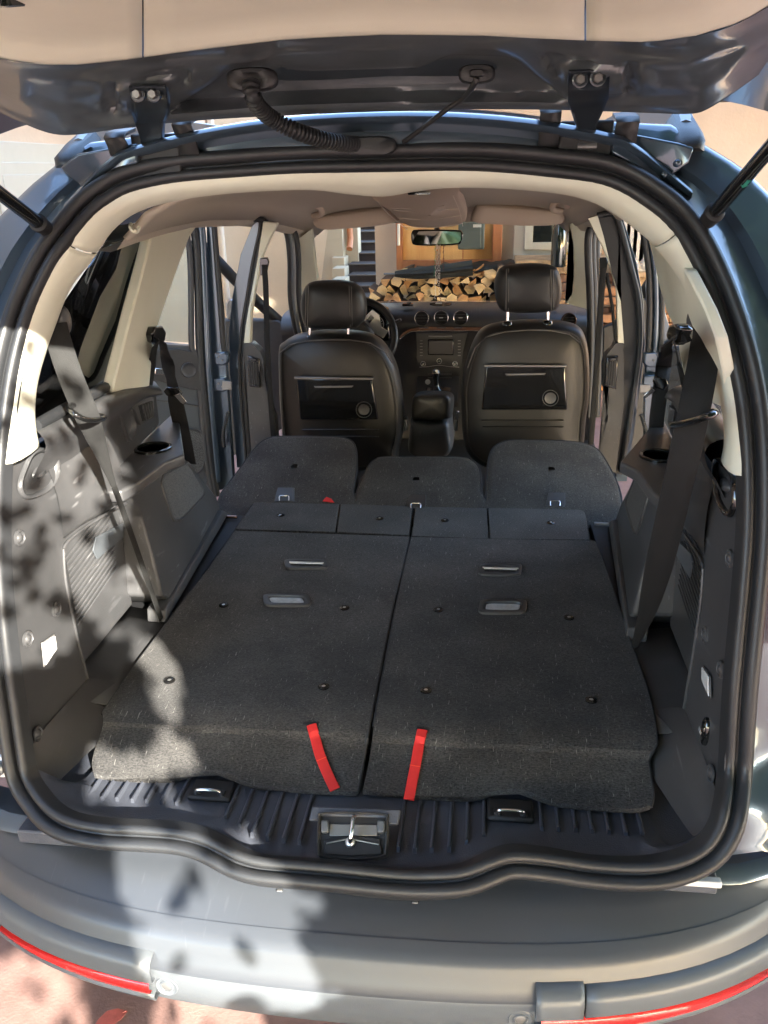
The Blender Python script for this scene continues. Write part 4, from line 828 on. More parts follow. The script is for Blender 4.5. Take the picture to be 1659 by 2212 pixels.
def carpet_panel(topL, topR, foldL, foldR, l1, r1, l2, r2, bot, foldmid):
    G = coons([topL, topR], [foldL]+foldmid+[foldR], l1, r1, 30, 26)
    H = coons([foldL]+foldmid+[foldR], bot, l2, r2, 30, 16) if 0 else None
    nb = 60
    G = coons([topL, topR], [foldL]+foldmid+[foldR], l1, r1, nb, 26); H = coons([foldL]+foldmid+[foldR], bot, l2, r2, nb, 16)
    rows = [[CF(*p) for p in r] for r in G+H[1:]]
    rnd = random.Random(3)
    o = loft('load_floor_panel', [r+[p-V((0, 0, .011)) for p in r[::-1]] for r in rows], 'carpet', car, closed=True, cap=True)
    edge = [r[0] for r in rows]+rows[-1][1:-1]+[r[-1] for r in rows][::-1]
    tube('edge_binding', [p+V((0, 0, -.004)) for p in edge[:26]], .0042, 'binding', o, n=6); tube('edge_binding', [r[-1]+V((0, 0, -.004)) for r in rows], .0042, 'binding', o, n=6)
    return o, rows
cl, RL = carpet_panel((507, 1146), (883, 1159), (221, 1540), (796, 1566), [(507, 1146), (470, 1200), (432, 1252), (380, 1318), (330, 1385), (285, 1445), (245, 1503), (221, 1540)],
    [(883, 1159), (868, 1230), (847, 1310), (825, 1420), (796, 1566)], [(221, 1540), (222, 1569), (206, 1615), (198, 1650), (203, 1671)], [(796, 1566), (784, 1640), (771, 1709)],
    [(203, 1671), (250, 1678), (357, 1682), (401, 1673), (448, 1664), (489, 1668), (529, 1688), (558, 1697), (606, 1700), (664, 1706), (720, 1708), (771, 1709)], [(500, 1555)])
cr, RR = carpet_panel((889, 1160), (1283, 1168), (808, 1566), (1418, 1606), [(889, 1160), (873, 1232), (856, 1312), (835, 1420), (808, 1566)],
    [(1283, 1168), (1300, 1203), (1330, 1290), (1365, 1395), (1395, 1480), (1413, 1550), (1418, 1606)], [(808, 1566), (798, 1640), (784, 1706)], [(1418, 1606), (1400, 1638), (1404, 1665), (1410, 1717), (1405, 1739)],
    [(784, 1706), (868, 1715), (1010, 1722), (1058, 1711), (1100, 1704), (1136, 1706), (1174, 1724), (1205, 1734), (1280, 1742), (1370, 1747), (1405, 1739)], [(1110, 1585)])
# hinged strips at the front of the two panels
for par, pts in ((cl, [(550, 1084), (733, 1088), (724, 1149), (508, 1143), (530, 1110)]), (cl, [(736, 1088), (892, 1093), (883, 1156), (727, 1149)]), (cr, [(898, 1093), (1052, 1097), (1055, 1164), (889, 1158)]), (cr, [(1055, 1097), (1252, 1101), (1263, 1106), (1266, 1115), (1275, 1166), (1058, 1164)])):
    prism('folding_strip', [P(a, b, z=.597) for a, b in pts], (0, 0, -.03), 'carpet', par, .003)
# rivets
for par, l in ((cl, [(366, 1470), (699, 1483), (483, 1307), (744, 1313), (606, 1113), (820, 1120)]), (cr, [(920, 1491), (1277, 1512), (947, 1317), (1229, 1334), (961, 1124), (1190, 1129), (1035, 1135)])):
    for a, b in l: 
        if (a, b) == (1035, 1135): continue
        r = lathe('rivet', P(a, b, z=.5985), (0, 0, 1), [(.0125, -.001), (.0125, .001), (.0095, .0032), (.0055, .0034), (.005, .0018), (.0018, .0018), (.0015, .003)], 'gloss', par, n=20)
        lathe('rivet_pin', P(a, b, z=.5998), (0, 0, 1), [(.0042, 0), (.0042, .0018), (.002, .003)], 'alu', r, n=12)
# grab recesses
for par, x0, x1, y0, y1, pale, sk in ((cl, 615, 708, 1209, 1229, 0, -6), (cl, 569, 670, 1284, 1310, 1, -5), (cr, 1034, 1128, 1219, 1243, 0, 3), (cr, 1034, 1138, 1296, 1326, 1, 4)):
    cx_, cy_ = (x0+x1)/2, (y0+y1)/2; o = [P(a+sk*(b-cy_)/(y1-y0)*-1, b, z=.599) for a, b in ringpoly(cx_, cy_, (x1-x0)/2, (y1-y0)/2, 28, 5)]; c = sum(o, V())/len(o)
    f = loft('grab_recess', [[c+V(((p-c).x*fx, (p-c).y*fy, dz)) for p in o] for fx, fy, dz in ((1, 1, -.004), (.99, .99, .003), (.93, .9, .0042), (.77, .62, .0036), (.745, .56, .0), (.73, .52, -.012))], 'plastic', par, closed=True)
    prism('recess_floor', [c+V(((p-c).x*.76, (p-c).y*.6, -.0045 if pale else -.0055)) for p in o], (0, 0, -.001), 'black', f)
    if pale: prism('pull_flap', [c+V(((p-c).x*.71, (p-c).y*.44, .0005)) for p in o], (0, 0, -.002), 'white_plastic', f, .001)
    else: tube('pull_bar', [V((c.x-.049, c.y+.004, .601)), V((c.x+.049, c.y+.004, .601))], .0042, 'alu', f)
# red release loops
def ribbon(par, pts, w_, slit):
    n = 22; l = poly2(pts, n); path = [CF(a, b, .0035+.004*math.sin(PI*i/(n-1))) for i, (a, b) in enumerate(l)]
    o = strap('release_strap', path, [w_]*n, 'red', par, V((0, -.4, 1)), .0018)
    m_ = n//2; a = path[m_]; d_ = (path[m_+1]-path[m_-1]).normalized(); s_ = d_.cross(V((0, -.4, 1))).normalized()
    box('stitch_row', a+V((0, -.0012, .003)), (w_*1.04, .0016, .0008), 'strap_thread', o, .0003, rot=Matrix((s_, d_, s_.cross(d_))).transposed())
    sl_ = [CF(a, b, .002) for a, b in slit]; prism('slit', [sl_[0], sl_[1], sl_[1]+V((0, .006, .002)), sl_[0]+V((0, .006, .002))], (0, 0, .001), 'black', par)
ribbon(cl, [(673, 1566), (682, 1598), (691, 1631), (706, 1668), (724, 1706)], .0205, [(654, 1566), (687, 1566)])
ribbon(cr, [(912, 1577), (905, 1610), (899, 1645), (890, 1690), (883, 1728)], .0205, [(900, 1577), (928, 1580)])
# black boxes; the one under the load floor stands for shade in its gaps
box('dark_gap_filler', (0, .83, .40), (1.14, 1.10, .30), 'black', car); box('wheel_well_cover', (-.66, .80, .43), (.20, 1.08, .29), 'black', car); box('wheel_well_cover', (.66, .80, .43), (.20, 1.08, .29), 'black', car); box('cabin_floor', (0, 2.1, .36), (1.5, 1.75, .05), 'black', car)
box('sill_floor', (0, .16, .475), (1.27, .36, .03), 'scuff', car, .004)
# sill scuff plate
def sp(px, py, y): return P(px, py, y=y)
n = 60; inn = [(p, q) for p, q in zip(SEAL, SOUT) if p.z < .60]
inn.sort(key=lambda e: math.atan2(e[0].x, 0.0-(e[0].y-.6))); cols = []
lo = resamp([p for p, q in inn], n)
rows = [[p+V((0, .02, -.012)) for p in lo]]
def flat(p, t):   # from the seal lip down to the ribbed shelf
    x = p.x; return x
for t, dz in ((.0, -.004), (.25, -.012), (.5, -.024), (.75, -.033), (1.0, -.036)):
    rows.append([V((p.x*(1-.085*t), p.y+.005+.045*t, max(p.z+dz, .494) if p.z < .56 else p.z+dz*.5-.07*t*min(1, (p.z-.56)/.04))) for p in lo])
rows.append([V((p.x*.9, max(p.y+.08, .06), .507)) for p in lo]); rows.append([V((p.x*.86, .24, .507)) for p in lo])
loft('scuff_plate', rows, 'scuff', car)
SP = [o for o in C.objects if o.name == 'scuff_plate'][0]
bot = [(190, 1717, 1679), (220, 1722, 1681), (252, 1723, 1683), (285, 1726, 1683), (316, 1728, 1682), (348, 1730, 1676), (381, 1733, 1672), (487, 1764, 1707), (516, 1779, 1709), (544, 1799, 1712), (577, 1807, 1717), (612, 1811, 1719), (646, 1814, 1722),
       (860, 1830, 1737), (896, 1832, 1738), (932, 1832, 1739), (970, 1830, 1740), (1008, 1815, 1739), (1045, 1804, 1742), (1171, 1787, 1728), (1207, 1788, 1738), (1244, 1790, 1742), (1280, 1793, 1744), (1316, 1794, 1746), (1353, 1798, 1748), (1389, 1798, 1750)]
for a, b, t in bot:
    q0 = P(a, b, z=.516); q1 = P(a, t, z=.516); q1 = V((q0.x, q1.y+.02, .516)); q1.z = .512
    r = sweep('rib', [q0, q0.lerp(q1, .5), q1], [(-.0036, -.012), (-.003, .0), (-.0015, .0012), (.0015, .0012), (.003, .0), (.0036, -.012)], 'scuff', SP, up=(0, 0, 1))
# raised ribbed tread pads under the ribs
for s, xa, xb in ((-1, .11, .262), (1, .11, .262), (-1, .335, .52), (1, .335, .52)):
    pass
# load lashing loops in their wells
for a, b in ((452, 1716), (1103, 1760)):
    q = P(a, b, z=.520); w_ = box('lashing_well', q+V((0, .018, -.006)), (.085, .055, .012), 'black', SP, .005)
    lp = tube('lashing_loop', crv([q+V((-.024, .0, -.01)), q+V((-.024, -.004, .008)), q+V((-.017, -.006, .015)), q+V((.017, -.006, .015)), q+V((.024, -.004, .008)), q+V((.024, 0, -.01))], 5), .0034, 'chrome', w_, n=10)
    for s in (-1, 1): box('loop_clip', q+V((s*.024, .004, -.002)), (.014, .014, .012), 'rubber', w_, .002)
# latch pocket with striker
LN = V((0, -.62, .78)).normalized(); LP = V((0, -.03, .514))
def LQ(a, b, o=0): return PL(a, b, LP+LN*o, LN)
prism('latch_cover', [LQ(*p) for p in ((674, 1741), (866, 1748), (860, 1781), (838, 1781), (838, 1766), (690, 1762), (687, 1772), (666, 1772))], LN*-.012, 'scuff', SP, .003)
lo_ = crv([LQ(*p) for p in ((694, 1757), (760, 1755), (832, 1759), (838, 1772), (836, 1835), (826, 1852), (765, 1858), (700, 1853), (686, 1838), (688, 1770))], 4, closed=True); lc = sum(lo_, V())/len(lo_)
lk = loft('latch_pocket', [[lc+(p-lc)*f+LN*d for p in lo_] for f, d in ((1.02, -.012), (1.01, .004), (.98, .007), (.93, .004), (.92, -.004))], 'plastic_s', SP, closed=True)
prism('pocket_back', [lc+(p-lc)*.95+LN*-.003 for p in lo_], LN*-.002, 'black', lk)  # shallow black sheet stands in for the dark of a deeper pocket
prism('pocket_floor', [LQ(*p, -.001) for p in ((700, 1816), (760, 1804), (822, 1812), (826, 1846), (765, 1850), (702, 1846))], LN*.004, 'black', lk, .003)
prism('pocket_plate', [LQ(*p, -.001) for p in ((712, 1780), (815, 1782), (815, 1806), (712, 1806))], LN*.002, 'greymetal', lk, .002)
tube('latch_striker', crv([LQ(765, 1770, .0), LQ(766, 1764, .012), LQ(763, 1770, .022), LQ(760, 1792, .026), LQ(757, 1812, .022), LQ(756, 1820, .006)], 5), .0042, 'chrome', lk, n=12)
lathe('striker_bolt', LQ(757, 1820, .004), LN, [(.009, -.002), (.009, .005), (.006, .008)], 'alu', lk, n=12)
for a0, a1 in ((696, 712), (816, 832)):
    prism('latch_bracket', [LQ(a0, 1774), LQ(a1, 1774), LQ(a1, 1800), LQ(a0, 1802)], LN*.014, 'bumper_l', lk, .003)
for l in (((705, 1822), (752, 1812)), ((766, 1814), (818, 1824))): tube('latch_arm', [LQ(*l[0], .005), LQ(*l[1], .006)], .0014, 'greymetal', lk, n=6)
# ---- second row, three backs folded flat
def SL(px, py, o=0): return PF(px, py, lambda q: q.z-(.585+.33*(q.y-1.36))-o)
backs = [([(471, 1078), (484, 1053), (510, 1020), (536, 984), (558, 957), (580, 944), (610, 940), (720, 941), (752, 946), (766, 958), (771, 985), (770, 1020), (763, 1060), (755, 1120), (480, 1125)], (614, 1067)),
         ([(764, 1085), (772, 1055), (786, 1022), (798, 1000), (812, 989), (835, 985), (990, 985), (1020, 992), (1034, 1006), (1039, 1025), (1041, 1060), (1042, 1125), (755, 1120)], (898, 1083)),
         ([(1048, 1120), (1049, 1080), (1052, 1020), (1056, 985), (1068, 962), (1090, 951), (1120, 948), (1215, 950), (1262, 955), (1290, 967), (1305, 985), (1322, 1015), (1338, 1050), (1345, 1090), (1340, 1140)], (1199, 1078))]
for i, (l, lk_) in enumerate(backs):
    top = crv([SL(a, b) for a, b in l], 2, closed=True); c = sum(top, V())/len(top); nrm = V((0, -.33, 1)).normalized()
    o = loft('folded_seat_back', [[c+(p-c)*f+nrm*d for p in top] for f, d in ((.05, .0), (.5, .0), (.9, .0), (.965, -.001), (.985, -.004), (1, -.010), (1.0, -.03), (.97, -.05))][::-1], 'carpet', car, closed=True)
    low = [[c+(p-c)*f+nrm*d for p in top] for f, d in ((.985, -.035), (1.0, -.05), (1.0, -.10), (.96, -.13))]
    loft('seat_cushion', low, 'leather', o, closed=True)
    tube('edge_binding', [c+(p-c)*.998+nrm*-.006 for p in top], .0035, 'binding', o, closed=True, n=6)
    a, b = lk_; rc = prism('latch_recess', [SL(a+dx, b+dy, .002) for dx, dy in ((-14, -14), (22, -14), (22, 16), (-22, 16))], nrm*-.004, 'plastic', o, .001)
    prism('recess_floor', [SL(a+dx, b+dy, .0035) for dx, dy in ((-10, -11), (18, -11), (17, 14), (-16, 14))], nrm*-.001, 'plastic', rc)
    tube('latch_ring', crv([SL(a-10, b+15, .004), SL(a-10, b+5, .008), SL(a, b+4, .009), SL(a+10, b+5, .008), SL(a+10, b+15, .004)], 4), .0022, 'chrome', rc)
rd = prism('release_tab', [PF(a, b, lambda q: q.z-(.585+.33*(q.y-1.36))-.006) for a, b in ((697, 1083), (705, 1074), (716, 1078), (722, 1086))], (0, 0, .0015), 'red', car)
tube('seat_hinge_tube', [P(478, 1116, z=.585), P(512, 1117, z=.585)], .006, 'wood_trim', car)
tube('seat_hinge_tube', [P(1284, 1131, z=.585), P(1320, 1133, z=.585)], .006, 'greymetal', car)
# ---- front seats
def SY(l, y, n=2): return crv([P(a, b, y=y) for a, b in l], n, closed=True)
def front_seat(out, hr, tab, line, ring, posts, st, low, yy):
    seat = empty('front_seat', (0, 0, 0), car)
    b = pad('backrest', SY(out, yy, 3), .14, (0, -1, 0), 'leather', seat, bulge=.035, rings=((.02, -1), (.35, -.97), (.62, -.82), (.8, -.5), (.91, -.1), (.97, .1), (1, .3), (1, .75), (.95, 1)), sub=1)
    # piping line just inside the edge
    o = SY(out, yy, 3); c = sum(o, V())/len(o)
    tube('piping', [c+(p-c)*.905+V((0, -.008, 0)) for p in o], .0022, 'stitch' if 0 else 'leather', seat, closed=True, n=5)
    h = pad('headrest', SY(hr, yy-.02, 3), .10, (0, -1, 0), 'leather', seat, bulge=.03, rings=((.02, -1), (.4, -.95), (.7, -.72), (.86, -.35), (.96, .05), (1, .35), (1, .7), (.9, 1)), sub=1)
    for a0, a1 in st:
        tube('headrest_stitch', [P(a0[0]+(a1[0]-a0[0])*t, a0[1]+(a1[1]-a0[1])*t, y=yy-.02-.026*math.sin(PI*(.12+.76*t))) for t in [k/10 for k in range(11)]], .0016, 'stitch', seat, n=5)
    for a, b0, b1 in posts:
        tube('headrest_post', [P(a, b0-6, y=yy+.03), P(a, b1, y=yy+.03)], .0062, 'chrome', seat, n=12)
        lathe('post_sleeve', P(a, b1+3, y=yy+.025), (0, 0, 1), [(.019, -.012), (.018, -.002), (.013, .002), (.008, .003)], 'gloss', seat, n=16)
    # rigid table on the back
    t = prism('back_table', [P(a, b_, y=yy-.055) for a, b_ in tab], (0, .02, 0), 'gloss', seat, .006, seg=3)
    a, b_ = tab[0], tab[1]
    prism('table_top_rail', [P(a[0]-3, a[1]-3, y=yy-.06), P(b_[0]+3, b_[1]-3, y=yy-.06), P(b_[0]+3, b_[1]+2, y=yy-.06), P(a[0]-3, a[1]+2, y=yy-.06)], (0, .01, 0), 'greymetal', t, .002)
    prism('table_handle', [P(line[0], line[2]-1.5, y=yy-.06), P(line[1], line[2]-2.5, y=yy-.06), P(line[1]-3, line[2]+1, y=yy-.06), P(line[0]+3, line[2]+2, y=yy-.06)], (0, .006, 0), 'greymetal', t, .0008)
    tube('cup_ring', [P(x, y_, y=yy-.057) for x, y_ in ringpoly(ring[0], ring[1], 17, 17, 28)], .0014, 'plastic', t, closed=True, n=6)
    lathe('cup_disc', P(ring[0], ring[1], y=yy-.055), (0, -1, 0), [(.022, -.001), (.022, .002), (.018, .0005)], 'plastic', t, n=24)
    for py, x0, x1 in low:
        tube('seam', [P(x0+(x1-x0)*k/8, py+3*abs(k-4)/4*0, y=yy-.034) for k in range(9)], .0035, 'leather', seat, n=5)
    return seat
sL = front_seat([(596, 762), (604, 746), (628, 731), (660, 724), (700, 720), (765, 722), (800, 730), (822, 745), (843, 775), (858, 815), (868, 880), (868, 940), (858, 985), (843, 1015), (700, 1030), (615, 1015), (604, 940), (598, 860)],
    [(645, 666), (650, 632), (664, 613), (705, 608), (744, 609), (770, 619), (785, 640), (789, 676), (781, 700), (760, 712), (710, 714), (666, 712), (652, 701)],
    [(638, 817), (803, 819), (817, 907), (648, 907)], (678, 763, 836), (786, 885), [(669, 712, 724), (752, 712, 724)], [((661, 618), (659, 706)), ((666, 617), (664, 707)), ((754, 617), (757, 707)), ((759, 619), (761, 705))], [(928, 652, 818), (943, 655, 818)], 2.08)
tube('top_seam', [P(a, b, y=2.072) for a, b in ((604, 762), (625, 745), (660, 737), (705, 734), (755, 734), (800, 741), (832, 760), (848, 785))], .0022, 'stitch', sL, n=5)
sR = front_seat([(995, 865), (998, 822), (1010, 772), (1028, 730), (1050, 711), (1090, 702), (1140, 698), (1187, 698), (1239, 705), (1265, 725), (1276, 780), (1276, 860), (1268, 920), (1262, 985), (1240, 1020), (1080, 1025), (1020, 1000), (1000, 960)],
    [(1067, 624), (1070, 602), (1080, 582), (1102, 574), (1152, 571), (1194, 576), (1210, 590), (1216, 624), (1212, 655), (1199, 674), (1150, 679), (1092, 677), (1074, 661)],
    [(1049, 791), (1221, 792), (1226, 886), (1040, 886)], (1091, 1179, 809), (1189, 860), [(1096, 677, 692), (1183, 677, 690)], [((1094, 582), (1093, 671)), ((1099, 581), (1098, 672)), ((1190, 582), (1191, 671)), ((1195, 584), (1196, 669))], [(908, 1040, 1217), (922, 1042, 1217)], 2.06)
tube('top_seam', [P(a, b, y=2.052) for a, b in ((1010, 795), (1026, 752), (1050, 728), (1090, 717), (1140, 713), (1190, 714), (1230, 722), (1255, 742))], .0022, 'stitch', sR, n=5)
# ---- centre armrest, gear lever
ar = empty('centre_armrest', (0, 0, 0), car)
pad('armrest_lid', SY([(887, 868), (890, 856), (902, 850), (932, 849), (963, 850), (975, 858), (977, 870), (974, 900), (966, 908), (930, 910), (892, 908), (885, 900)], 2.17, 3), .30, (0, -1, .2), 'leather', ar, bulge=.02, sub=1)
pad('armrest_body', SY([(886, 910), (930, 913), (968, 910), (974, 940), (976, 984), (930, 1000), (880, 984), (882, 940)], 2.19, 3), .30, (0, -1, 0), 'plastic', ar, bulge=.012, sub=1)
for a in (877, 985):
    box('seat_side_cover', P(a, 915, y=2.16), (.014, .05, .05), 'bumper_l', ar, .004)
box('armrest_latch', P(988, 890, y=2.25), (.012, .01, .012), 'chrome', ar, .002)
# dashboard
dx_ = [-.74+.074*i for i in range(21)]
def drow(py, y, crown=.0): 
    z = P(945, py, y=y).z; return [V((x, y-.10*abs(x)**3*0+.06*x*x, z-.05*x*x+crown*(1-x*x))) for x in dx_]
dash = empty('dashboard', (0, 0, 0), car)
loft('dash_top', [drow(652, 3.05), drow(654, 2.95), drow(658, 2.85), drow(664, 2.77), drow(672, 2.72), drow(686, 2.69), drow(703, 2.675), drow(714, 2.68), drow(740, 2.72), drow(800, 2.73), drow(860, 2.74), drow(980, 2.85)], 'plastic', dash, sub=1)
loft('stack_body', [[P(a, b, y=y) for a, b in ((a0, b0), ((a0+a1)/2, b0), (a1, b0))] for a0, a1, b0, y in ((898, 1012, 712, 2.68), (899, 1010, 720, 2.655), (901, 1000, 760, 2.64), (900, 996, 800, 2.625), (902, 992, 812, 2.64), (900, 990, 845, 2.55), (890, 990, 880, 2.50))], 'plastic', dash)
trim_top = [(862, 728), (872, 717), (885, 710), (905, 706), (950, 705), (1030, 706), (1100, 708)]; 
t0 = [P(a, b, y=2.662) for a, b in trim_top]; t1 = [P(a, b, y=2.655) for a, b in [(864, 732), (876, 722), (888, 716), (905, 714), (950, 713), (1030, 714), (1100, 716)]]
loft('dash_trim_strip', [t0, [p+V((0, -.006, 0)) for p in t0], [p+V((0, -.006, 0)) for p in t1], t1], 'wood_trim', dash, bevel=0)
tube('trim_bead', [p+V((0, -.006, -.001)) for p in t1], .0022, 'chrome', dash, n=6)
for a in (916, 953, 989): prism('hazard_switch', [P(a+dx, 709+dy, y=2.653) for dx, dy in ((-10, -2), (10, -2), (10, 2.5), (-10, 2.5))], (0, .003, 0), 'gloss', dash, .0005)
for a, b, y in ((911, 687, 2.66), (953, 686, 2.66), (995, 686, 2.66), (1229, 692, 2.68)):
    q = P(a, b, y=y-.012); v = lathe('round_vent', q, (0, -1, .12), [(.034, -.02), (.034, .003), (.031, .006), (.028, .004), (.026, -.006), (.002, -.012)], 'black', dash, n=28)
    tube('vent_ring', [q+V((.031*math.cos(2*PI*k/28), -.006, .031*math.sin(2*PI*k/28))) for k in range(28)], .0018, 'chrome' if a < 1200 else 'wood_trim', v, closed=True, n=6)
    for k in (-1, 0, 1): box('vent_slat', q+V((0, -.002, k*.013)), (.05-.008*abs(k), .003, .002), 'plastic', v, .0005)
    if a in (953, 995): box('vent_tab', q+V((0, -.006, 0)), (.018, .004, .003), 'alu', v, .001)
st = box('screen', P(952, 750, y=2.625), (.108, .012, .062), 'screen', dash, .002)
box('screen_surround', P(952, 750, y=2.632), (.116, .012, .070), 'gloss', dash, .003)
box('disc_slot', P(951, 726, y=2.625), (.106, .006, .004), 'greymetal', dash, .001)
for k in range(6):
    for a in (910, 992): box('screen_button', P(a, 736+6.4*k, y=2.622), (.013, .004, .0035), 'greymetal', dash, .0008)
for a, b, r in ((914, 786, .0105), (949, 780, .0105), (983, 786, .0105)):
    k = lathe('climate_knob', P(a, b, y=2.622), (0, -1, .1), [(r*1.15, -.002), (r*1.1, .004), (r, .008), (r*.6, .010), (.001, .010)], 'gloss', dash, n=20)
    tube('knob_ring', [P(a, b, y=2.613)+V((r*1.05*math.cos(2*PI*i/20), 0, r*1.05*math.sin(2*PI*i/20))) for i in range(20)], .0011, 'alu', k, closed=True, n=5)
tube('climate_bead', crv([P(906, 793, y=2.618), P(925, 792, y=2.616), P(948, 789, y=2.615), P(972, 792, y=2.616), P(992, 793, y=2.618)], 4), .0012, 'alu', dash, n=5)
for b in (808, 816): box('tray_edge', P(950, b, y=2.615), (.11, .004, .0025), 'greymetal', dash, .0008)
lathe('lighter_ring', P(924, 825, y=2.57), (0, -1, .3), [(.012, -.002), (.012, .003), (.009, .004), (.008, -.004), (.001, -.004)], 'alu', dash, n=18)
box('console_top', P(946, 850, y=2.46), (.115, .16, .02), 'wood_trim', dash, .008)
gl = lathe('gear_gaiter', P(943, 850, y=2.44), (0, -.1, 1), [(.040, -.01), (.032, .006), (.020, .02), (.011, .035), (.009, .06)], 'gloss', dash, n=18)
gk = lathe('gear_knob', P(942, 832, y=2.43), (0, -.12, 1), [(.009, 0), (.011, .02), (.015, .04), (.018, .055), (.016, .066), (.008, .071), (.001, .072)], 'gloss', dash, n=20)
box('knob_plate', P(943, 803, y=2.408), (.012, .003, .016), 'alu', gk, .001)
# steering wheel with spoke and instruments behind
cw, rw = (772, 727), (81, 79); yw = 2.42
rim = [P(cw[0]+rw[0]*math.cos(a), cw[1]-rw[1]*math.sin(a), y=yw+.06*math.sin(a)) for a in [2*PI*k/48 for k in range(48)]]
swl = tube('steering_wheel', rim, .0155, 'leather', dash, n=12, closed=True)
hub = P(768, 735, y=yw+.03)
lathe('wheel_hub', hub, (0, -1, .1), [(.085, -.03), (.085, .0), (.07, .015), (.03, .02), (.001, .02)], 'plastic', swl, n=28)
prism('wheel_spoke', [P(a, b, y=yw+.01) for a, b in ((783, 690), (804, 669), (820, 682), (812, 694), (818, 704), (838, 716), (828, 731), (812, 722), (800, 705))], (0, .012, 0), 'alu', swl, .003)
prism('spoke_buttons', [P(a, b, y=yw+.004) for a, b in ((789, 691), (801, 679), (809, 687), (798, 699))], (0, .01, 0), 'chrome', swl, .002)
prism('instrument_cowl', [P(a, b, y=2.62) for a, b in ((690, 700), (700, 660), (740, 650), (800, 652), (836, 672), (845, 735), (700, 760))], (0, .10, 0), 'gloss', dash, .01)
for a, b, r in ((812, 700, 17), (770, 700, 17)):
    tube('gauge_ring', [P(x, y_, y=2.612) for x, y_ in ringpoly(a, b, r, r, 24)], .0012, 'greymetal', dash, closed=True, n=5)
for t in range(7):
    a_ = -.4+t*.42; box('gauge_mark', P(812+13*math.cos(a_), 700-13*math.sin(a_), y=2.61), (.0035, .001, .0015), 'text', dash, 0)
tube('wiper_stalk', [P(835, 704, y=2.45), P(866, 690, y=2.44)], .006, 'plastic', dash)
for k in range(4): box('side_vent_slat', P(648, 701+4*k, y=2.62), (.02, .004, .003), 'gloss', dash, .0005)
loft('windscreen_header', [[V((x, y, z-.02*x*x)) for x in [-.56+.08*i for i in range(15)]] for y, z in ((2.66, 1.475), (2.70, 1.44), (2.74, 1.415), (2.80, 1.405), (2.84, 1.43))], 'headliner_s', car)
# overhead console, sun visors, handles, mirror
oh = [(802, 423), (840, 408), (977, 402), (990, 425), (1002, 450), (1006, 473), (998, 481), (977, 487), (935, 489), (893, 488), (871, 480), (838, 452)]
def hp_(a, b): 
    y = lerp([400, 425, 450, 489], [1.85, 2.1, 2.35, 2.6], b); return P(a, b, y=y)
o1 = crv([hp_(a, b) for a, b in oh], 3, closed=True); c = sum(o1, V())/len(o1)
con = loft('overhead_console', [[c+(p-c)*f+V((0, 0, d)) for p in o1] for f, d in ((1.04, .03), (1.02, .006), (1, .0), (.95, -.006), (.6, -.012), (.03, -.014))], 'headliner_s', car, closed=True)
for pts in ([(842, 436), (900, 438), (961, 430)], [(850, 441), (905, 444), (990, 437)], [(858, 458), (925, 462), (998, 452)], [(868, 476), (930, 480), (1000, 470)], [(815, 420), (838, 448), (880, 484)], [(978, 406), (992, 440), (1000, 476)]):
    tube('console_seam', [hp_(v.x, v.y)+V((0, -.008, -.022)) for v in crv([V((a, b, 0)) for a, b in pts], 5)], .0014, 'stitch_b', con, n=5)
for a0, a1, b, m_ in ((843, 868, 434, 'gloss'), (870, 893, 435, 'lens'), (896, 910, 436, 'headliner_s'), (914, 930, 435, 'lens'), (934, 960, 431, 'gloss'), (880, 930, 409, 'gloss')):
    prism('reading_lamp' if m_ == 'lens' else 'console_switch', [hp_(a, b_)+V((0, -.004, -.014)) for a, b_ in ((a0, b-2), (a1, b-3), (a1-1, b+2), (a0+2, b+3))], (0, 0, .002), m_, con, .0006)
visor = lambda l: pad('sun_visor', SY(l, 2.6, 2), .05, (0, -1, -.3), 'headliner_s', car, bulge=.006, rings=((.02, -1), (.8, -.9), (.95, -.3), (1, .3), (1, .7), (.96, 1)))
visor([(674, 474), (690, 469), (760, 460), (832, 450), (850, 468), (862, 478), (849, 482), (810, 489), (750, 494), (703, 497), (682, 493), (675, 485)])
visor([(1027, 454), (1040, 444), (1120, 449), (1205, 456), (1219, 462), (1221, 472), (1217, 483), (1183, 488), (1121, 488), (1052, 484), (1016, 479)])
for l in ([(650, 452), (656, 446), (674, 444), (690, 448), (694, 462), (676, 466)], [(1226, 446), (1222, 436), (1206, 434), (1196, 440), (1194, 452), (1214, 456)]):
    g_ = tube('grab_handle', crv([P(a, b, y=2.4+.02*i) for i, (a, b) in enumerate(l)], 5), .013, 'headliner_s', car, n=10)
for l in ([(848, 480), (853, 485)],): pass
mp = [(891, 499), (905, 496), (985, 497), (997, 500), (1000, 508), (996, 524), (988, 528), (950, 531), (900, 530), (890, 524), (888, 510)]
mr = pad('rear_view_mirror', SY(mp, 2.62, 2), .04, (0, -1, 0), 'gloss', car, bulge=.002, rings=((.95, -1), (1, 0), (1, .5), (.7, 1)))
mc = P(945, 513, y=2.612); ml = SY([(896, 500), (985, 500), (995, 503), (996, 512), (990, 524), (950, 527), (900, 526), (893, 518)], 2.615, 2)
rotm = V((0, -1, 0)).rotation_difference(V((-.09, -1, .064)).normalized()).to_matrix()
prism('mirror_glass', [mc+rotm @ (p-mc)+V((0, -.006, 0)) for p in ml], (0, .001, 0), 'mirror', mr)
tube('mirror_stem', [P(945, 500, y=2.66), P(942, 484, y=2.72)], .012, 'gloss', mr)
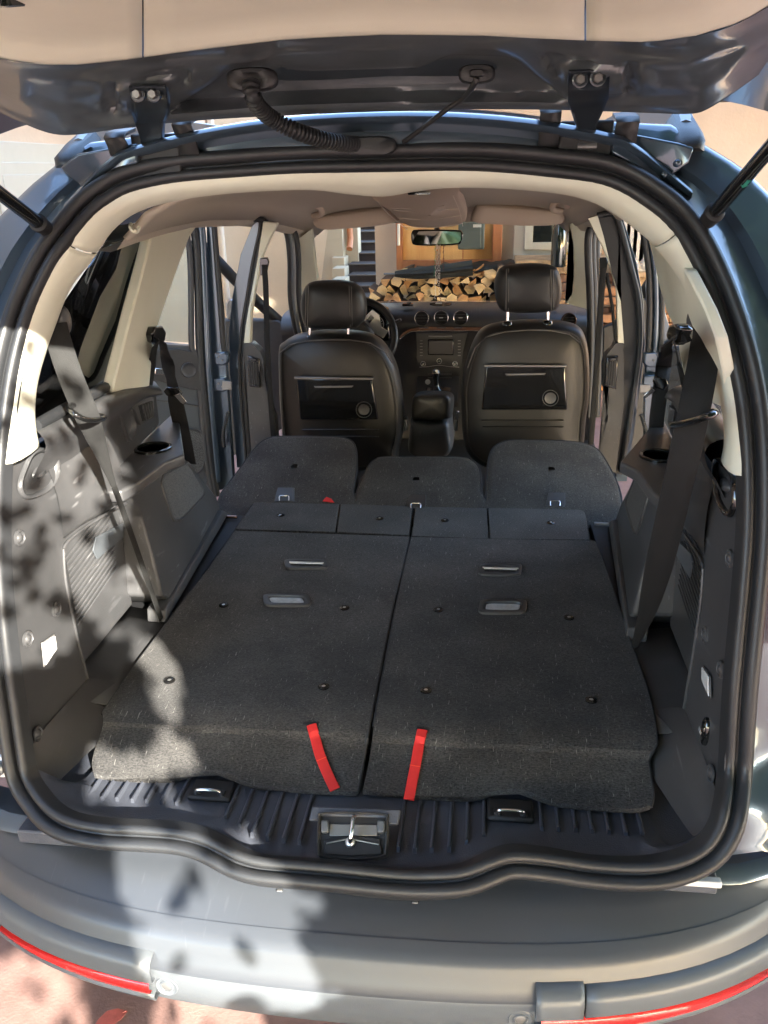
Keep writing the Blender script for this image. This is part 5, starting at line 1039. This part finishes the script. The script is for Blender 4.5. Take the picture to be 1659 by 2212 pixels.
# ---- loose things of their own
def thing(name, label, cat, group=None, loc=(0, 0, 0)): return tag(empty(name, loc), label, cat, group)
nk = thing('bead_necklace', 'pale bead strings with a dark rosary hanging from the rear view mirror', 'beads')
rr = random.Random(5)
for k, (x0, x1, y1, m_, r) in enumerate(((943, 940, 652, 'bead_w', .0035), (947, 946, 620, 'bead_w', .0035), (941, 938, 600, 'bead_g', .003), (950, 949, 640, 'bead_w', .003), (959, 957, 588, 'bead_d', .0035), (945, 952, 655, 'bead_d', .003))):
    bm = bmesh.new(); n_ = int((y1-530)/3.6)
    for i in range(n_):
        py = 530+3.6*i; q = P(x0+(x1-x0)*i/n_+rr.uniform(-1.2, 1.2), py, y=2.58+k*.003)
        bmesh.ops.create_icosphere(bm, subdivisions=1, radius=r*rr.uniform(.7, 1.1), matrix=Matrix.Translation(q))
    link('bead_strand', bm, m_, nk)
dg_ = thing('dash_gadget', 'small black gadget lying on the dashboard above the left round vent', 'gadget')
box('gadget_body', P(881, 658, y=2.76), (.05, .03, .012), 'gloss', dg_, .003); box('gadget_clip', P(884, 654, y=2.765), (.02, .012, .008), 'plastic', dg_, .002)
tr = thing('dash_tray', 'flat black dish with small pale items on the dashboard under the beads', 'dish')
prism('dish', [P(a, b, y=2.76+(660-b)*.004) for a, b in ringpoly(952, 658, 24, 4, 18)], (0, 0, .004), 'gloss', tr, .001); box('pale_item', P(948, 655, y=2.76), (.03, .01, .005), 'lens', tr, .001)
for o in C.objects:
    pass
# ================================================================== THE PLACE AROUND THE CAR
M['plaster'] = mat('warm_plaster', (.66, .49, .35), .9, bump=.3, bscale=40, var=.06, vscale=3, dist=.004)
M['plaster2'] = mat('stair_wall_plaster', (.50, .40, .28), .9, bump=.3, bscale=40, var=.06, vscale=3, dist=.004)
M['white_paint'] = mat('cream_paint', (.56, .50, .41), .5, var=.03, vscale=8)
M['dark_glass'] = mat('dark_window_pane', (.012, .014, .012), .05, coat=.5)
M['nosing'] = mat('worn_step_edge', (.13, .10, .08), .8)
M['tread'] = mat('dark_stair_tiles', (.035, .022, .018), .95, var=.2, vscale=10)
def wood(name, a, b, sc=(30, 3, 3)):
    m = mat(name, a, .5, bump=.2, bscale=20, var=.3, vscale=1.2, col2=b, stretch=sc); return m
M['wood_frame'] = wood('red_brown_stained_wood', (.42, .13, .045), (.55, .2, .07)); M['wood_panel'] = wood('honey_pine_board', (.62, .30, .09), (.78, .45, .16), (14, 3, 1.2))
M['meter'] = mat('grey_green_enamel', (.075, .085, .07), .45); M['beam'] = mat('dark_beam', (.05, .035, .02), .7, var=.3, vscale=5)
M['logend'] = mat('split_log_face', (.66, .42, .19), .85, bump=.5, bscale=60, var=.25, vscale=9, col2=(.82, .60, .32), dist=.004, stretch=(1, 1, 5))
M['logend2'] = mat('reddish_log_face', (.46, .22, .08), .85, bump=.5, bscale=60, var=.3, vscale=12, col2=(.68, .38, .16), dist=.004, stretch=(1, 1, 4))
M['bark'] = mat('brown_bark', (.10, .055, .03), .95, bump=.8, bscale=50, var=.3, vscale=20, dist=.006)
M['tarp'] = mat('black_cover_cloth', (.012, .014, .012), .6, bump=.6, bscale=14, dist=.02)
M['stone_a'] = mat('rust_ledge_stone', (.30, .14, .06), .85, bump=.7, bscale=50, var=.35, vscale=12, dist=.004); M['stone_b'] = mat('sand_ledge_stone', (.42, .27, .14), .85, bump=.7, bscale=50, var=.3, vscale=12, dist=.004)
M['bottle'] = mat('dark_bottle_glass', (.006, .008, .005), .08, coat=.6); M['yellow'] = mat('yellow_sill_cloth', (.55, .30, .02), .7)
WY = 5.6
bld = tag(empty('house', (0, WY, 0)), 'warm plastered house wall in front of the parked car', 'house'); hp0 = V((0, WY, 0))
def hb(name, c, s, m, parent=None, bevel=.004, **k):
    o = box(name, c, s, m, parent or bld, bevel, **k)
    if (parent or bld) is bld: o.location = -hp0
    return o
def hx(px, y=WY): return P(px, 600, y=y).x
xa, xb = hx(812), hx(765)
# front wall right of the stairs, stair well, left part
hb('wall', (xa+4.0, WY+.15, 1.5), (8.0, .3, 3.6), 'plaster')
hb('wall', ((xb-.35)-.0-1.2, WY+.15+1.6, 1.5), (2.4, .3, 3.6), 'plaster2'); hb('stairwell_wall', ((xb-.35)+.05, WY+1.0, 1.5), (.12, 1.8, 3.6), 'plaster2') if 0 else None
hb('lintel', (xb+.1, WY+.15, 2.55), (abs(xa-xb)+2.6, .3, .9), 'plaster')
# left house wall beside the car
lw = tag(empty('garage_side_wall', (-2.3, 1.5, 0)), 'peach plastered wall running along the left side of the car', 'wall'); lo_ = V((-2.3, 1.5, 0))
def lb(name, c, s, m, parent=None, bevel=.004):
    o = box(name, c, s, m, parent or lw, bevel)
    if parent is None: o.location = -lo_
    return o
lb('wall', (-2.45, 2.4, 1.7), (.3, 9.0, 4.2), 'plaster')
# door in that wall with lever handle
def LW(px, py): return P(px, py, x=-2.29)
d0 = LW(16, 306); dr_top = d0.z
dr = lb('door', (-2.285, LW(60, 400).y, dr_top-1.0), (.05, .95, 2.0), 'white_paint')
for k, (ins, dep) in enumerate(((.10, .012), (.16, .02))):
    lb('door_moulding', (-2.255+.004*k, LW(60, 400).y, dr_top-1.0), (.012, .95-2*ins, 2.0-2*ins), 'white_paint', dr)
# (lever fitted near the house corner, above the roof line of the car)
lv = LW(270, 297); lathe('door_lever', lv, (1, 0, 0), [(.035, 0), (.035, .05), (.03, .055), (.012, .056), (.012, .07)], 'alu', lw, n=16).location = -lo_
for px_, w_ in ((476, .05),):
    q = P(476, 520, x=-2.27); lb('downpipe', (-2.26, q.y, 1.6), (.06, .07, 3.2), 'white_paint', None, .02)
# stairs rising away, dark tiled
stp = tag(empty('staircase', (xb, WY+.7, 0)), 'dark tiled outdoor stairs climbing away beside the woodpile', 'stairs'); so_ = V((xb, WY+.7, 0))
ys_ = WY+.75
for k in range(11):
    py = 640-23.5*k; y = ys_+.26*k; z = P(790, py, y=y).z
    o = box('stair_step', ((hx(764, y)+hx(818, y))/2, y+.6, z-.5), (abs(hx(818, y)-hx(764, y))+.1, 1.2, 1.0), 'tread', stp, .006); o.location = -so_
    o = box('step_nosing', ((hx(764, y)+hx(818, y))/2, y-.004, z-.006), (abs(hx(818, y)-hx(764, y))+.1, .012, .012), 'nosing', stp, .003); o.location = -so_
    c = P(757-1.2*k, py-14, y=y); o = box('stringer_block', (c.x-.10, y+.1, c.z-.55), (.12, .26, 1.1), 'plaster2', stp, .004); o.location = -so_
# stairwell side and back walls
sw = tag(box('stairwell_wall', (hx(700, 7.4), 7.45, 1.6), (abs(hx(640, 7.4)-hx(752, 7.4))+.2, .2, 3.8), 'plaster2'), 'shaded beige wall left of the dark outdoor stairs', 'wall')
hr_ = tag(tube('stair_handrail', [P(755, 538, y=7.2), P(757, 516, y=7.3), P(753, 470, y=7.3)], .03, 'wood_frame'), 'short brown wooden handrail end above the stairs', 'handrail')
# wooden cupboard door with frame
def fb(name, x0, y0, x1, y1, y, th, m, parent=None, bevel=.004):
    a, b = P(x0, y0, y=y), P(x1, y1, y=y); return box(name, ((a.x+b.x)/2, y+th/2, (a.z+b.z)/2), (abs(b.x-a.x), th, abs(a.z-b.z)), m, parent, bevel)
cb = tag(empty('wall_cupboard', (0, 0, 0)), 'honey pine wall cupboard in a red brown wooden frame', 'cupboard')
fb('door_panel', 868, 440, 1070, 566, 5.45, .03, 'wood_panel', cb); fb('frame_post', 854, 430, 870, 583, 5.40, .10, 'wood_frame', cb); fb('frame_post', 1066, 430, 1083, 575, 5.40, .10, 'wood_frame', cb)
fb('frame_rail', 869, 563, 1067, 580, 5.402, .10, 'wood_frame', cb); fb('frame_rail', 855, 420, 1083, 440, 5.404, .10, 'wood_frame', cb)
for a in (905, 950, 1000): fb('board_joint', a, 442, a+1, 563, 5.448, .004, 'wood_frame', cb, .001)
tube('pull_handle', [P(861, 484, y=5.33), P(861, 530, y=5.33)], .012, 'alu', cb)
mb = tag(empty('meter_box', (0, 0, 0)), 'grey green metal meter box mounted over the pine cupboard', 'meter box')
fb('cabinet', 990, 480, 1046, 539, 5.2, .18, 'meter', mb, .01); fb('cabinet_lid', 991, 481, 1038, 538, 5.19, .015, 'meter', mb, .004); fb('paper_label', 1022, 485, 1040, 491, 5.185, .003, 'white_paint', mb, 0)
jb = tag(empty('junction_box', (0, 0, 0)), 'small pale electrical box with a pipe stub on the plaster wall over the roof', 'junction box')
fb('box_body', 885, 223, 920, 243, 5.48, .1, 'white_paint', jb, .01); fb('box_lid', 888, 226, 917, 238, 5.47, .02, 'plaster', jb, .006); fb('pipe_stub', 922, 226, 946, 250, 5.5, .08, 'plaster', jb, .02)
hk = tag(tube('wall_hook', crv([P(745, 225, y=5.3), P(752, 238, y=5.3), P(758, 232, y=5.3), P(757, 222, y=5.3)], 5), .008, 'white_plastic'), 'thin bent wire hook on the wall above the car roof', 'hook')
# window with white frame
wn = tag(empty('house_window', (0, 0, 0)), 'white framed window with a dark pane above the black cover', 'window')
fb('frame', 1114, 400, 1140, 553, 5.50, .1, 'white_paint', wn); fb('frame', 1140, 538, 1300, 553, 5.502, .1, 'white_paint', wn); fb('sash', 1137, 410, 1150, 540, 5.47, .06, 'white_paint', wn); fb('sash', 1150, 524, 1300, 538, 5.472, .06, 'white_paint', wn)
fb('pane', 1149, 410, 1300, 525, 5.51, .02, 'dark_glass', wn, 0); fb('reveal', 1083, 400, 1114, 560, 5.57, .03, 'white_paint', wn)
ys = tag(fb('sill_cloth', 1205, 549, 1240, 556, 5.35, .15, 'yellow'), 'strip of yellow cloth on the sill under the window', 'cloth')
# panelled shutter seen through the right windows, beam above
sh_ = tag(empty('panelled_door', (0, 0, 0)), 'cream panelled door seen through the right side windows of the car', 'door')
fb('door_leaf', 1340, 380, 1406, 568, 5.45, .05, 'white_paint', sh_)
for a in (1346, 1362, 1378, 1394): fb('door_board', a, 382, a+12, 566, 5.435, .02, 'white_paint', sh_, .006)
bm_ = tag(fb('roof_beam', 1560, 186, 1900, 203, 4.9, .3, 'beam'), 'dark wooden roof beam at the far right above the wall', 'beam')
# ledge stone wall: every stone its own piece
def stonewall(x0, x1, ztop, zbot, y, label, n_rows):
    w_ = tag(empty('stone_wall', ((x0+x1)/2, y, 0)), label, 'wall'); rnd = random.Random(int(x0*100)); off = V(((x0+x1)/2, y, 0)); h = (ztop-zbot)/n_rows; cnt = 0
    box('mortar_bed', ((x0+x1)/2-off.x, .15, (ztop+zbot)/2), (x1-x0, .26, ztop-zbot-.01), 'bark', w_)
    for r in range(n_rows):
        x = x0-rnd.uniform(0, .15); 
        while x < x1:
            L_ = rnd.uniform(.10, .34); hh = h*.9
            o = box('stone', (x+L_/2-off.x, -rnd.uniform(0, .03), zbot+h*(r+.5)), (L_-.006, .08, hh), rnd.choice(['stone_a', 'stone_b', 'stone_a']), w_, .004, seg=1); x += L_
    o = box('coping', (0, .12, ztop+.02), (x1-x0+.05, .36, .04), 'stone_b', w_, .006); return w_
z0 = P(1200, 572, y=4.9).z
stonewall(P(1120, 600, y=4.9).x, P(1330, 600, y=4.9).x, z0, z0-.62, 4.9, 'rust coloured ledge stone wall right of the woodpile', 11)
z1 = P(1390, 598, y=4.6).z
stonewall(P(1335, 600, y=4.6).x, P(1480, 600, y=4.6).x, z1, z1-.75, 4.6, 'ledge stone wall seen through the right side windows', 13)
for i, (a, b, r, lab) in enumerate(((1362, 577, .055, 'largest of the pale jars lying on the stone wall, seen through the side window'), (1385, 585, .04, 'middle one of the three pale jars on the stone wall'), (1401, 571, .04, 'rightmost pale jar on the stone wall, partly hidden by the door frame'))):
    j = tag(lathe('jar', P(a, b, y=4.55), (0, -1, .1), [(r*.8, -.12), (r, -.1), (r, 0), (r*.85, .004), (r*.8, -.01), (r*.3, -.012)], 'white_paint', None, n=20), lab, 'jar', 'jars on the stone wall')
q = P(1205, 576, y=4.85)
bt = tag(lathe('bottle', q, (0, 0, 1), [(.050, 0), (.052, .02), (.052, .20), (.045, .24), (.022, .30), (.022, .36), (.027, .365), (.027, .395), (.02, .40)], 'bottle', None, n=20), 'tall dark glass bottle standing on the stone wall', 'bottle')
# woodpile: every split log a thing of its own
rnd = random.Random(11); YL = 5.05
pbase = tag(empty('log_rack', (0, 0, 0)), 'low dark rack carrying the woodpile behind the dashboard', 'rack')
a, b = P(790, 668, y=YL), P(1130, 668, y=YL)
for k in range(3): box('rack_rail', ((a.x+b.x)/2, YL+.05+.15*k, a.z-.03), (b.x-a.x, .06, .05), 'bark', pbase)
for x_ in (a.x+.05, (a.x+b.x)/2, b.x-.05): box('rack_leg', (x_, YL+.2, (a.z-.05)/2), (.07, .3, a.z-.05), 'bark', pbase)
rown = ['bottom row', 'second row', 'third row', 'fourth row', 'top row']
ordn = ['first', 'second', 'third', 'fourth', 'fifth', 'sixth', 'seventh', 'eighth', 'ninth', 'tenth', 'eleventh', 'twelfth', 'thirteenth', 'fourteenth', 'fifteenth', 'sixteenth']
for j in range(5):
    n_ = 0
    for i in range(14):
        cx_, cy_ = 802+23.5*i+(11 if j % 2 else 0)+rnd.uniform(-3, 3), 664-18.5*j+rnd.uniform(-2.5, 2.5)
        if j == 4 and (i in (0, 1, 2, 5, 6, 8, 9) or rnd.random() < .15): continue
        if j == 3 and i == 0: continue
        kind = rnd.random(); y = YL+rnd.uniform(-.09, .09); R_ = 14.5*rnd.uniform(.9, 1.12); rot0 = rnd.uniform(0, 2*PI)
        if kind < .55:       # quarter split wedge: two flat faces and a curved bark side
            sp_ = rnd.uniform(1.1, 1.7); ang = [rot0+sp_*(t-.5) for t in (0, .25, .5, .75, 1)]
            pp_ = [(-math.cos(rot0)*.75*R_, -math.sin(rot0)*.75*R_)]+[(math.cos(a_)*R_*1.15-math.cos(rot0)*.25*R_, math.sin(a_)*R_*1.15-math.sin(rot0)*.25*R_) for a_ in ang]
        elif kind < .8:      # half round
            pp_ = [(math.cos(rot0+t)*R_*1.1-math.cos(rot0+1.57)*.35*R_, math.sin(rot0+t)*R_*1.1-math.sin(rot0+1.57)*.35*R_) for t in (0, .5, 1.0, 1.57, 2.1, 2.6, 3.14)]
        else:
            pp_ = [(math.cos(rot0+t)*R_*rnd.uniform(.8, 1.05), math.sin(rot0+t)*R_*rnd.uniform(.8, 1.05)) for t in (0, 1.1, 2.3, 3.3, 4.6, 5.3)]
        pts = [P(cx_+a_+rnd.uniform(-1, 1), cy_+b_*.92+rnd.uniform(-1, 1), y=y+rnd.uniform(-.004, .004)) for a_, b_ in pp_]
        bm = bmesh.new(); dirv = V((rnd.uniform(-.03, .03), .34, rnd.uniform(-.02, .02))); A2 = [bm.verts.new(p) for p in pts]; B2 = [bm.verts.new(p+dirv) for p in pts]; m_ = len(A2)
        cc_ = bm.verts.new(sum(pts, V())/m_+V((0, rnd.uniform(-.008, .004), 0)))
        for k in range(m_):
            f = bm.faces.new((A2[k], A2[(k+1) % m_], cc_)); f.material_index = 1
            bm.faces.new((A2[k], A2[(k+1) % m_], B2[(k+1) % m_], B2[k]))
        bm.faces.new(B2[::-1])
        red = rnd.random() < .28; kind_ = ('reddish brown' if red else 'pale honey')
        o = link('log', bm, 'bark', None, 0, smooth=False); o.data.materials.append(M['logend2' if red else 'logend'])
        tag(o, '%s split log, %s from the left in the %s of the woodpile' % (kind_, ordn[n_], rown[j]), 'log', 'split logs in the woodpile'); n_ += 1
# two odd pieces on top, and the black cover and closed umbrella lying over the pile
for k, (l, lab) in enumerate((([(872, 594), (903, 595), (904, 607), (873, 606)], 'square sawn pale log lying on the left part of the pile'), ([(908, 597), (922, 590), (935, 584), (936, 596), (922, 604), (908, 605)], 'curved grey brown log lying on top, just left of the beads'), ([(1042, 584), (1073, 586), (1071, 598), (1042, 595)], 'square sawn yellow log on top of the pile beside the headrest'))):
    tag(prism('log', [P(a, b, y=YL-.03) for a, b in l], (.02, .3, 0), 'logend', None, .005), lab, 'log', 'split logs in the woodpile')
for k in range(16):
    x_ = rnd.uniform(960, 1040); y_ = rnd.uniform(592, 606)
    a = P(x_, y_, y=YL-.02+rnd.uniform(-.03, .03)); an = rnd.uniform(-.9, .9)
    o = tag(prism('splinter', [a, a+V((.10*math.cos(an), .01, .10*math.sin(an))), a+V((.10*math.cos(an), .0, .10*math.sin(an)+.018)), a+V((0, 0, .014))], (0, .012, 0), 'logend2' if k % 2 else 'logend'), 'loose splinter of wood among the chips on top of the pile', 'wood chip', 'wood chips on the woodpile')
cv = tag(loft('cover_sheet', [[P(a, b+dy+3*math.sin(a*.11+dy), y=5.0+.1*k+.03*math.sin(a*.07)) for a in range(1000, 1262, 12) for b in [lerp([1000, 1040, 1100, 1180, 1260], [574, 568, 566, 561, 556], a)]] for k, dy in enumerate((14, 6, 0, -3, -2))], 'tarp', solid=.01), 'crumpled black cover sheet lying over the woodpile under the window', 'cover')
um = tag(empty('closed_umbrella', (0, 0, 0)), 'long closed black umbrella lying on top of the woodpile', 'umbrella')
pts = crv([P(853, 592, y=4.95), P(900, 590, y=4.95), P(960, 585, y=4.95), P(1020, 578, y=4.97)], 6); rows = []
for i, (p, (t, u, s_)) in enumerate(zip(pts, frames(pts))):
    r = lerp([0, 6, 18], [.016, .034, .045], i); rows.append([p+u*r*(1+.25*math.sin(5*2*PI*k/20))*math.cos(2*PI*k/20)+s_*r*(1+.25*math.sin(5*2*PI*k/20))*math.sin(2*PI*k/20) for k in range(20)])
loft('folded_canopy', rows, 'tarp', um, closed=True, cap=True); tube('tip', [P(829, 592, y=4.95), P(853, 592, y=4.95)], .008, 'greymetal', um)
sky_shade = tag(box('shade_slab', (1.0, 4.7, 3.3), (4.2, 2.2, .18), 'plaster', None, .01), 'unseen plaster slab added above the car front to block the sky', 'shade_slab')  # unseen slab, added to keep the sky off the dashboard
# ---- ground
M['ground'] = mat('red_brown_paving', (.15, .085, .072), .75, bump=.3, bscale=140, var=.3, vscale=7, col2=(.25, .15, .13), dist=.003)
bm = bmesh.new(); bm.faces.new([bm.verts.new(p) for p in ((-60, -60, 0), (60, -60, 0), (60, 60, 0), (-60, 60, 0))]); tag(link('ground', bm, 'ground'), kind='structure')
lf = tag(empty('fallen_leaf', P(238, 2205, z=.004)), 'pinkish red fallen leaf on the paving by the left reflector', 'leaf')
M['leaf_red'] = mat('dry_leaf', (.42, .10, .08), .6, var=.2, vscale=60); pts = [(0, -.035), (.012, -.02), (.019, 0), (.014, .02), (0, .037), (-.014, .02), (-.019, 0), (-.012, -.02)]
rot_ = Matrix.Rotation(-.9, 2); prism('leaf_blade', [V((*(rot_ @ Vector(p)), .002+.006*abs(p[0])/.02)) for p in pts], (0, 0, .0006), 'leaf_red', lf)
tube('leaf_stem', [V((*(rot_ @ Vector((0, -.05))), .002)), V((*(rot_ @ Vector((0, .034))), .005))], .0009, 'leaf_red', lf, n=5)
# ================================================================== unseen tree behind the camera, its leaves left out to shape the sun patches
E1 = V((SAZ.y, -SAZ.x, 0)); E2 = E1.cross(SD).normalized(); E2 = E2 if E2.z > 0 else -E2
def uv(Q): return Q.dot(E1), Q.dot(E2)
HOLES = []
def hole(px, py, r, ry=None, **k): Q = P(px, py, **k); u, v_ = uv(Q); HOLES.append((u, v_, r, ry or r))
for px_, py_, x_, r in ((110, 640, -.6, .10), (75, 720, -.62, .11), (55, 810, -.63, .11), (60, 900, -.635, .11), (60, 975, -.64, .10), (150, 700, -.60, .05), (190, 800, -.6, .06),
                        (150, 960, -.65, .09), (190, 1010, -.655, .09), (120, 1040, -.64, .08), (150, 1100, -.64, .07), (210, 1070, -.65, .07),
                        (30, 1070, -.64, .055), (20, 1130, -.64, .04), (180, 1190, -.66, .035), (200, 1240, -.66, .04), (215, 1290, -.66, .035), (250, 1330, -.66, .035), (280, 1260, -.66, .025), (290, 1310, -.66, .03),
                        (70, 1370, -.64, .045), (110, 1385, -.64, .035), (20, 1385, -.64, .04), (130, 1240, -.64, .03), (18, 1255, -.64, .018), (18, 1290, -.64, .018), (22, 1330, -.64, .02)):
    hole(px_, py_, r, x=x_)
for px_, py_, r, z_ in ((340, 1430, .016, .597), (352, 1465, .020, .597), (318, 1405, .014, .597), (355, 1500, .012, .597), (368, 1530, .006, .597), (222, 1660, .012, .56), (262, 1668, .010, .56), (300, 1672, .008, .56), (345, 1670, .006, .56), (375, 1625, .012, .565), (400, 1640, .012, .565), (462, 1640, .012, .56), (572, 1650, .014, .55)):
    hole(px_, py_, r, z=z_)
for py_, x0, x1, z_ in ((1700, 225, 330, .51), (1750, 250, 330, .51), (1790, 290, 400, .50), (1830, 290, 400, .47), (1870, 300, 440, .45), (1920, 310, 470, .44), (1970, 325, 480, .43), (2020, 330, 490, .41), (2070, 345, 490, .38), (2120, 370, 470, .35), (2170, 390, 450, .3), (2200, 380, 470, .0)):
    r = .020; x_ = x0
    while x_ <= x1: hole(x_, py_, r, z=z_); x_ += 14
for px_, py_, r, z_ in ((560, 1900, .025, .45), (575, 1980, .03, .43), (590, 2060, .03, .4), (560, 2110, .03, .36), (650, 1905, .02, .45), (545, 1850, .02, .5), (640, 2150, .03, .35), (420, 2210, .06, 0.), (500, 2212, .05, 0.), (570, 2205, .04, .1), (760, 2110, .02, .38), (20, 2190, .05, 0), (60, 2212, .05, 0), (120, 2180, .05, 0)):
    hole(px_, py_, r, z=z_)
# leaves are left out wherever their shadow would fall inside a chosen sun patch
def lit(u, v_):
    for a, b, r, ry in HOLES:
        if ((u-a)/(r+.006))**2+((v_-b)/(ry+.006))**2 < 1: return True
    return False
tree = tag(empty('shade_tree', (3.6, -5.2, 0)), 'broad leafy tree standing behind the photographer, crown shaped to shade the car', 'tree'); to = V((3.6, -5.2, 0))
rnd = random.Random(21); vs_, fs = [], []
def leaf(c, s, nrm):
    t = nrm.orthogonal().normalized(); t = Matrix.Rotation(rnd.uniform(0, 6.28), 3, nrm) @ t; b_ = nrm.cross(t); i = len(vs_)
    for a, b in ((0, -1), (.55, -.25), (.42, .5), (0, 1), (-.42, .5), (-.55, -.25)): vs_.append(c+t*a*s+b_*b*s-to)
    fs.append(tuple(range(i, i+6)))
def scatter(n, u0, u1, v0, v1, s0, s1, d0, d1, check=True):
    for _ in range(n):
        u, v_ = rnd.uniform(u0, u1), rnd.uniform(v0, v1); s = rnd.uniform(s0, s1)
        if check and rnd.random() > (.10 if s < .035 and math.sin(u*61)*math.sin(v_*47) > .3 else 0):
            bad = False
            for a in range(8):
                if lit(u+s*.85*math.cos(a*PI/4), v_+s*.85*math.sin(a*PI/4)): bad = True; break
            if bad or lit(u, v_): continue
        D_ = rnd.uniform(d0, d1); c = E1*u+E2*v_-SD*(D_+ (CAM.dot(-SD)*0))
        if c.z < .25: continue
        n_ = (-SD+V((rnd.uniform(-.5, .5), rnd.uniform(-.5, .5), rnd.uniform(-.5, .5)))).normalized(); leaf(c, s, n_)
cen_ = V((-.2, .3, .9)); 
u0, v0 = uv(V((-.3, .2, .9)))
scatter(60000, u0-.9, u0+1.3, v0-1.35, v0+1.4, .010, .030, 2.3, 2.9)
scatter(18000, u0-.9, u0+1.3, v0-1.35, v0+1.4, .04, .08, 2.4, 3.0)
scatter(9000, u0-4.5, u0-.85, v0-1.4, v0+5.5, .10, .2, 3.6, 5.2, False); scatter(12000, u0+1.25, u0+7.5, v0-1.4, v0+5.5, .10, .2, 3.6, 5.4, False); scatter(5000, u0-.9, u0+1.3, v0+1.35, v0+5.5, .10, .2, 3.6, 5.2, False)
me = bpy.data.meshes.new('foliage'); me.from_pydata([tuple(p) for p in vs_], [], fs); M['leaf'] = mat('green_leaf', (.06, .10, .03), .6, var=.3, vscale=2)
me.materials.append(M['leaf']); fo = bpy.data.objects.new('foliage', me); C.objects.link(fo); fo.parent = tree; fo['kind'] = 'stuff'
tube('trunk', [V((0, 0, 0)), V((.05, 0, 1.2)), V((-.1, .1, 2.4)), V((-.3, .3, 4.2))], .17, 'bark', tree)
